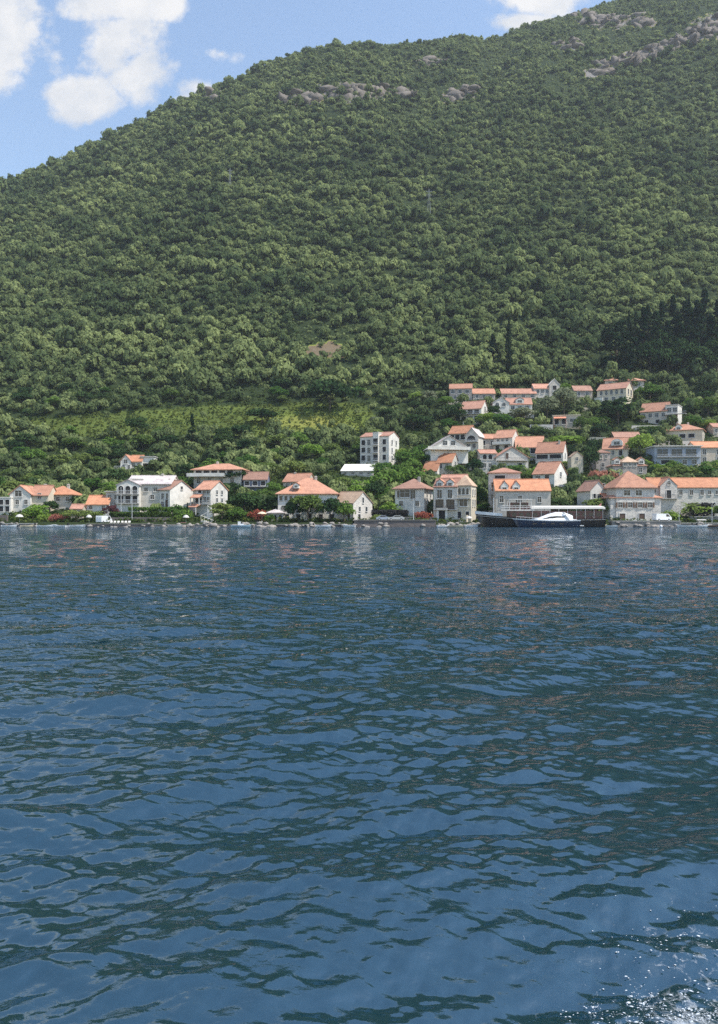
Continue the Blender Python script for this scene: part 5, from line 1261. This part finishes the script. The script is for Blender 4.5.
# palm by the long orange-roofed house
def palm(px, py, Y, hpx, label):
    x, y, z = W(px, py, Y); z = gz(x, Y); k = Y/F; h = hpx*k*.62
    o = tag(empty('palm_tree', (x, y, z)), label, 'tree')
    MB().tube((0,0,-.5), (.1,0,h), .28, .2, 9).build('trunk', M['bark'], o, True)
    m = MB()
    for i in range(26):
        th = i*2.4; el = .9-1.25*(i/26); ln = 2.6+.5*rnd.random(); p = Vector((.1, 0, h)); d = Vector((math.cos(th)*math.cos(el), math.sin(th)*math.cos(el), math.sin(el)))
        side = Vector((-math.sin(th), math.cos(th), 0))
        for j in range(7):
            q = p + d*(ln/7); wd = .30*math.sin(math.pi*(j+.8)/8.2)
            dn = Vector((0,0,-.12))
            m.add([p, q, q+side*wd+dn, p+side*wd+dn], [(0,1,2,3)]); m.add([p, q, q-side*wd+dn, p-side*wd+dn], [(3,2,1,0)])
            p = q; d = (d+Vector((0,0,-.17))).normalized()
    m.build('crown', LEAF['olive'], o)
palm(690, 519, 214, 24, 'palm tree with drooping fronds in front of the long orange roof')
# dark pointed grove at the right
GG = 'dark pointed conifers of the grove at the right'
for (px, py, w, h) in [(644,366,16,52),(656,368,18,58),(668,366,16,50),(679,366,18,56),(690,364,17,54),(700,366,18,60),(711,366,18,56),(722,366,18,54),(636,352,9,42),(662,352,16,46),(685,350,16,52),(705,348,18,54),(718,346,16,50),(648,348,14,44),(673,346,14,46),(697,342,14,48)]:
    tree(px, py, w*1.55, h*(.80+.34*rnd.random()), 'fir', 'dark pointed conifer in the dense grove right of the huge cedar', None, GG)
for (px, py, w, h) in [(650,374,28,36),(668,376,26,30),(684,375,30,38),(702,376,28,32),(717,374,28,36),(660,362,26,34),(692,360,28,36),(712,360,26,38)]:
    tree(px, py, w, h, 'dark', 'round dark tree filling the foot of the conifer grove', None, 'round dark trees of the conifer grove')
tree(629, 350, 8, 40, 'cypress', 'slim cypress rising just right of the huge cedar')
tree(689, 348, 8, 56, 'cypress', 'slim cypress spiking out of the conifer grove')

# fill the village slope with the trees that stand between the houses
def blocked(px, py, w, h, Y, x):
    for (a, b_, c, d, HYd, s_) in OCC:
        if Y < HYd+2 and px+w*.42 > a and px-w*.42 < b_ and py-h*.9 < d-(d-c)*.22 and py > c: return True
    for (fx, fy, fr) in FOOT:
        if (fx-x)**2+(fy-Y)**2 < (fr*.85+w*Y/F*.2)**2: return True
    for t in TREES:
        dd = math.hypot(t[5]-x, t[4]-Y)
        if dd < (t[2]*t[4]/F+w*Y/F)*.235: return True
    return False
auto = []
r2 = random.Random(23)
for _ in range(9000):
    Y = r2.uniform(217, 373); u = r2.uniform(-.50, .49); x = u*Y
    z = gz(x, Y); px, py = proj(x, Y, z)
    mdw, ylw = meadow(np.array([x]), np.array([Y]), np.array([z]))
    if mdw[0] > 0 and r2.random() > .03: continue
    k = Y/F; big = r2.uniform(5.0, 9.8)
    if mdw[0] > 0: big *= .45
    if px > 425 and 228 < Y < 340: big *= .8
    w = big/k; h = w*r2.uniform(.62, .85)
    if blocked(px, py, w, h, Y, x): continue
    n = float(vnoise(np.array([x/24]), np.array([Y/18]), 77)[0])
    left = px < 300
    pool = ['dark','dark','green','olive','dark','green'] if left else ['green','olive','green','light','dark','grey']
    kind = pool[int(min(.999, max(0, n*.75+r2.random()*.4-.07))*6)]
    auto.append((px, py, w, h, kind, Y, x))
    TREES.append((px, py, w, h, Y, x, kind, None))
    if len(auto) >= 205: break
TREES = [t for t in TREES if t[7] is not None]
REFS = [((o[0]+o[1])/2, o[3], o[4], o[5]) for o in OCC]
seen = {}
pend = []
for (px, py, w, h, kind, Y, x) in auto:
    bx, by, bY, nm = min(REFS, key=lambda q: math.hypot((q[0]-px), (q[1]-py)*1.6))
    dx = px-bx; far = math.hypot(dx, by-py)
    if far > 60:
        where = 'in the dense wood below the green terraces' if px < 370 else ('in the wood between the white block and the top row' if py < 440 else 'in the thicket between boathouse and stepped roofs')
        if px > 620: where = 'on the slope right of the glazed-wing house'
        if px < 110: where = 'in the dark wood above the far left shore'
        lb = ADJ[kind]+' tree '+where
    else:
        side = ('behind and left of ' if dx < -6 else 'behind and right of ' if dx > 6 else 'just behind ') if Y > bY else ('below and left of ' if dx < -6 else 'below and right of ' if dx > 6 else 'just below ')
        lb = ADJ[kind]+' tree '+side+nm
    pend.append([px, py, w, h, kind, Y, lb])
from collections import defaultdict
bylab = defaultdict(list)
for p in pend: bylab[p[6]].append(p)
ORD = ['nearest the shore of', 'second up of', 'third up of', 'fourth up of']
for lb, L_ in bylab.items():
    if len(L_) == 2:
        L_.sort(key=lambda p: p[2]*p[3]); L_[0][6] = 'smaller '+lb; L_[1][6] = 'larger '+lb
    elif len(L_) == 3:
        L_.sort(key=lambda p: -p[1])
        for q, p in zip(('lowest ', 'middle ', 'topmost '), L_): p[6] = q+lb
for p in pend:
    many = len([q for q in pend if q[6] == p[6]]) > 1
    tree(p[0], p[1], p[2], p[3], p[4], p[6], p[5], ('trees: '+p[6]) if many else 'trees on the village slope')

# ------------------------------------------------------------------ the wood on the mountainside
def forest():
    g = np.random.default_rng(99)
    P = []
    protoC = []
    for i in range(14):
        n = 7 if i < 9 else 10
        a = g.normal(size=(n, 3)); a /= np.linalg.norm(a, axis=1)[:, None]; a[:, 2] = np.abs(a[:, 2])*1.0-.1
        c = a*(.30+.30*g.random((n, 1)))*np.array([1, 1, .72])+np.array([0, 0, .30]); r = .24+.17*g.random((n, 1))
        Q = leaf_cloud(g, c, r*np.array([1, 1, .88]), 44 if i < 9 else 31, .175, .24)
        Q[:, 2] = np.maximum(Q[:, 2], -.05)
        protoC.append(Q.astype(np.float32))
    pts = []
    Y = 371.0
    while Y < 1030:
        sp = 4.35+1.5*(Y-370)/600
        u0 = .56
        xs = np.arange(-u0*Y, u0*Y, sp)+g.random()*sp
        xx = xs+g.normal(0, sp*.28, len(xs)); yy_ = Y+g.normal(0, sp*.28, len(xs))
        pts.append(np.stack([xx, yy_], -1)); Y += sp*.92
    pts = np.concatenate(pts)
    low = []                                            # the same wood where it runs down between the houses
    for Y in np.arange(222, 372, 5.2):
        for X in np.arange(-.54*Y, .54*Y, 5.6):
            X_, Y_ = X+g.normal(0, 1.6), Y+g.normal(0, 1.6)
            Z_ = gz(X_, Y_); a, b_ = proj(X_, Y_, Z_); k = Y_/F
            m_, _y = meadow(np.array([X_]), np.array([Y_]), np.array([Z_]))
            if (m_[0] > 0 and g.random() < .8) or blocked(a, b_, 5.5/k, 4.6/k, Y_, X_): continue
            low.append((X_, Y_))
    nlow = len(low); pts = np.concatenate([pts, np.array(low)])
    x, y = pts[:, 0], pts[:, 1]; u = x/y
    z = terrain(x, y)
    lowm = np.arange(len(x)) >= len(x)-nlow
    keep = (y < ridge_y(u)+14) & ((y > 372+4*np.sin(x*.1)) | lowm)
    rk = rockiness(x, y, z)
    keep &= g.random(len(x)) > np.clip(rk*1.8-.3, 0, .42)
    px, py = proj(x, y, z)
    hi = np.clip((150-py)/120, 0, 1)*np.clip((px-250)/150, 0, 1)             # thin and scrubby towards the rocky crest
    gap = fbm(x/26, y/20, 3, 83)
    keep &= ~((gap < .31+.06*hi) & (g.random(len(x)) < .55+.3*hi))
    for t in TREES:
        keep &= (x-t[5])**2+(y-t[4])**2 > (t[2]*t[4]/F*.33)**2
    x, y, z, hi = x[keep], y[keep], z[keep], hi[keep]; n = len(x)
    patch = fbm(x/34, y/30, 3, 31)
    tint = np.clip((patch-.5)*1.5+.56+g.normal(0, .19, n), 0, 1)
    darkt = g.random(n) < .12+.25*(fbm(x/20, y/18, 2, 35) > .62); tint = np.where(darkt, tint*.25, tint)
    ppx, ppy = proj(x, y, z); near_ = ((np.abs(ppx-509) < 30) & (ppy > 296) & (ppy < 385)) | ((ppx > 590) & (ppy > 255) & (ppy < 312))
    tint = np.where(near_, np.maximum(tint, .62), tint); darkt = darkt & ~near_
    size = np.clip(np.exp(g.normal(1.33, .37, n)), 1.9, 8.6)*(1-.32*hi); size = np.where(darkt, size*1.12, size)*np.where((tint > .6), .95, 1.0)
    hs = .80+.55*g.random(n); size = np.where(y < 368, np.minimum(size, 5.2)*.92, size); mdp, _y = meadow(x, y, z); size = np.where(mdp > 0, size*.45, size)
    V = []; T = []
    which = g.integers(0, len(protoC), n); ang = g.random(n)*6.283
    for i in range(n):
        Q = protoC[which[i]]
        if y[i] > 640: Q = Q.reshape(-1, 4, 3)[::2].reshape(-1, 3)*1.0
        c, s_ = math.cos(ang[i]), math.sin(ang[i]); s = size[i]
        q = np.empty_like(Q); q[:, 0] = (Q[:, 0]*c-Q[:, 1]*s_)*s+x[i]; q[:, 1] = (Q[:, 0]*s_+Q[:, 1]*c)*s+y[i]; q[:, 2] = Q[:, 2]*s*hs[i]*1.25+z[i]
        if y[i] > 640:                     # farther trees: half the leaves, each larger
            q4 = q.reshape(-1, 4, 3); m_ = q4.mean(1, keepdims=True); q = (m_+(q4-m_)*1.38).reshape(-1, 3)
        V.append(q); T.append(np.full(len(q)//4, tint[i], np.float32))
    V = np.concatenate(V); T = np.concatenate(T)
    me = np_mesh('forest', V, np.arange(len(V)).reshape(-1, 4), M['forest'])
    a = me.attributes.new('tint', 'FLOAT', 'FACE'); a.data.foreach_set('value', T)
    o = link(bpy.data.objects.new('forest', me)); tag(o, 'dense green wood covering the whole mountainside above the village', 'forest', kind='stuff')
    print('forest trees', n, 'faces', len(T))
forest()
def scrub():
    """low bushes, brambles and tall grass on the open terraces and along the village slope"""
    g = np.random.default_rng(55); n = 24000
    y = g.uniform(209, 385, n); x = g.uniform(-.52, .52, n)*y; z = terrain(x, y)
    md, yl = meadow(x, y, z)
    keep = (md > 0) | (g.random(n) < .55)
    for (fx, fy, fr) in FOOT: keep &= (x-fx)**2+(y-fy)**2 > (fr*.95+.6)**2
    x, y, z, md, yl = x[keep], y[keep], z[keep], md[keep], yl[keep]; n = len(x)
    clump = fbm(x/9, y/5, 3, 71)
    r = np.where(md > 0, .35+1.5*np.clip(clump-.45, 0, 1)*2*g.random(n), .5+1.0*g.random(n)**2)
    c = np.stack([x, y, z+r*.3], -1)
    V = leaf_cloud(g, c, (r[:, None])*np.array([1.35, 1, .7]), 14, .5)
    t = np.where(md > 0, .36+.5*(fbm(x/16, y/7, 2, 73)-.35)+.28*yl, .02+.32*g.random(n))
    t = np.clip(t-np.clip(clump-.55, 0, 1)*1.3*(md > 0), 0, 1)
    me = np_mesh('undergrowth', V, np.arange(len(V)).reshape(-1, 4), M['scrub'])
    a = me.attributes.new('tint', 'FLOAT', 'FACE'); a.data.foreach_set('value', np.repeat(t, 14).astype(np.float32))
    tag(link(bpy.data.objects.new('undergrowth', me)), 'low shrubs and tall grass on the open terraces and between the houses', 'undergrowth', kind='stuff')
scrub()
def hill_scrub():
    """bushes filling the gaps of the mountainside wood"""
    g = np.random.default_rng(58); n = 26000
    s_ = g.random(n)**.8; u = g.uniform(-.53, .53, n); yr = ridge_y(u); y = 372+(yr-372)*s_; x = u*y; z = terrain(x, y)
    rk = rockiness(x, y, z); keep = g.random(n) > rk*1.1
    x, y, z = x[keep], y[keep], z[keep]; n = len(x)
    r = .7+1.5*g.random(n)**1.5+(y-370)/900
    V = leaf_cloud(g, np.stack([x, y, z+r*.35], -1), r[:, None]*np.array([1.3, 1.1, .85]), 12, 1.0, .3)
    t = np.clip(.25+.4*fbm(x/30, y/26, 3, 31)+g.normal(0, .15, n), 0, 1)
    me = np_mesh('hillside_scrub', V, np.arange(len(V)).reshape(-1, 4), M['forest'])
    a = me.attributes.new('tint', 'FLOAT', 'FACE'); a.data.foreach_set('value', np.repeat(t, 12).astype(np.float32))
    tag(link(bpy.data.objects.new('hillside_scrub', me)), 'low scrub between the trees of the mountainside wood', 'scrub', kind='stuff')
hill_scrub()
def cliffs():
    g = np.random.default_rng(17)
    V = []; Fc = []
    for (cx, cy, a, b_, rot) in CLIFFS:
        if cy > 300: continue
        n = int(a*b_/18)
        for _ in range(n):
            r = math.sqrt(g.random()); th = g.random()*6.283; dx, dy = a*.62*r*math.cos(th), b_*.62*r*math.sin(th)
            c, s_ = math.cos(R(rot)), math.sin(R(rot)); px, py = cx+dx*c-dy*s_, cy+dx*s_+dy*c
            Y = ray_ground(px, py); x = (px-CX)/F*Y; z = gz(x, Y)
            if Y > 1080: continue
            sx = g.uniform(2.5, 13); sy = g.uniform(2, 6); sz = g.uniform(2, 6.5)
            nlat, nlon = 6, 9; bse = len(V); rot2 = g.random()*6.283
            lean = g.normal(0, .3)
            for i in range(nlat+1):
                ph = math.pi*i/nlat-math.pi/2
                for j in range(nlon):
                    t = 2*math.pi*j/nlon; q = .62+.76*g.random()
                    lx_, ly_, lz_ = math.cos(ph)*math.cos(t)*sx*q, math.cos(ph)*math.sin(t)*sy*q, math.sin(ph)*sz*(.8+.3*q)
                    V.append((x+lx_*math.cos(rot2)-ly_*math.sin(rot2)+lean*lz_, Y+lx_*math.sin(rot2)+ly_*math.cos(rot2), z+lz_-sz*.42))
            for i in range(nlat):
                for j in range(nlon):
                    p, q = bse+i*nlon+j, bse+i*nlon+(j+1) % nlon; Fc.append((p, q, q+nlon)); Fc.append((p, q+nlon, p+nlon))
    me = np_mesh('cliffs', np.array(V), np.array(Fc), M['rock'])
    tag(link(bpy.data.objects.new('cliffs', me)), 'grey limestone outcrops on the crest of the mountain', 'cliffs', kind='structure')
cliffs()

# ------------------------------------------------------------------ the summer air
def haze():
    m = bpy.data.materials.new('haze'); m.use_nodes = True; nt = m.node_tree
    for n in list(nt.nodes):
        if n.type != 'OUTPUT_MATERIAL': nt.nodes.remove(n)
    out = [n for n in nt.nodes if n.type == 'OUTPUT_MATERIAL'][0]
    v = nt.nodes.new('ShaderNodeVolumePrincipled'); v.inputs['Color'].default_value = (.80, .88, 1, 1); v.inputs['Density'].default_value = HAZE; v.inputs['Anisotropy'].default_value = .2
    nt.links.new(v.outputs[0], out.inputs['Volume'])
    o = MB().box(-2500, 2500, -320, 2300, -8, 1150).build('haze', m); tag(o, kind='stuff'); o['label'] = 'thin summer haze over the bay and the mountain'
    scene.cycles.volume_bounces = 0
HAZE = .00011
haze()
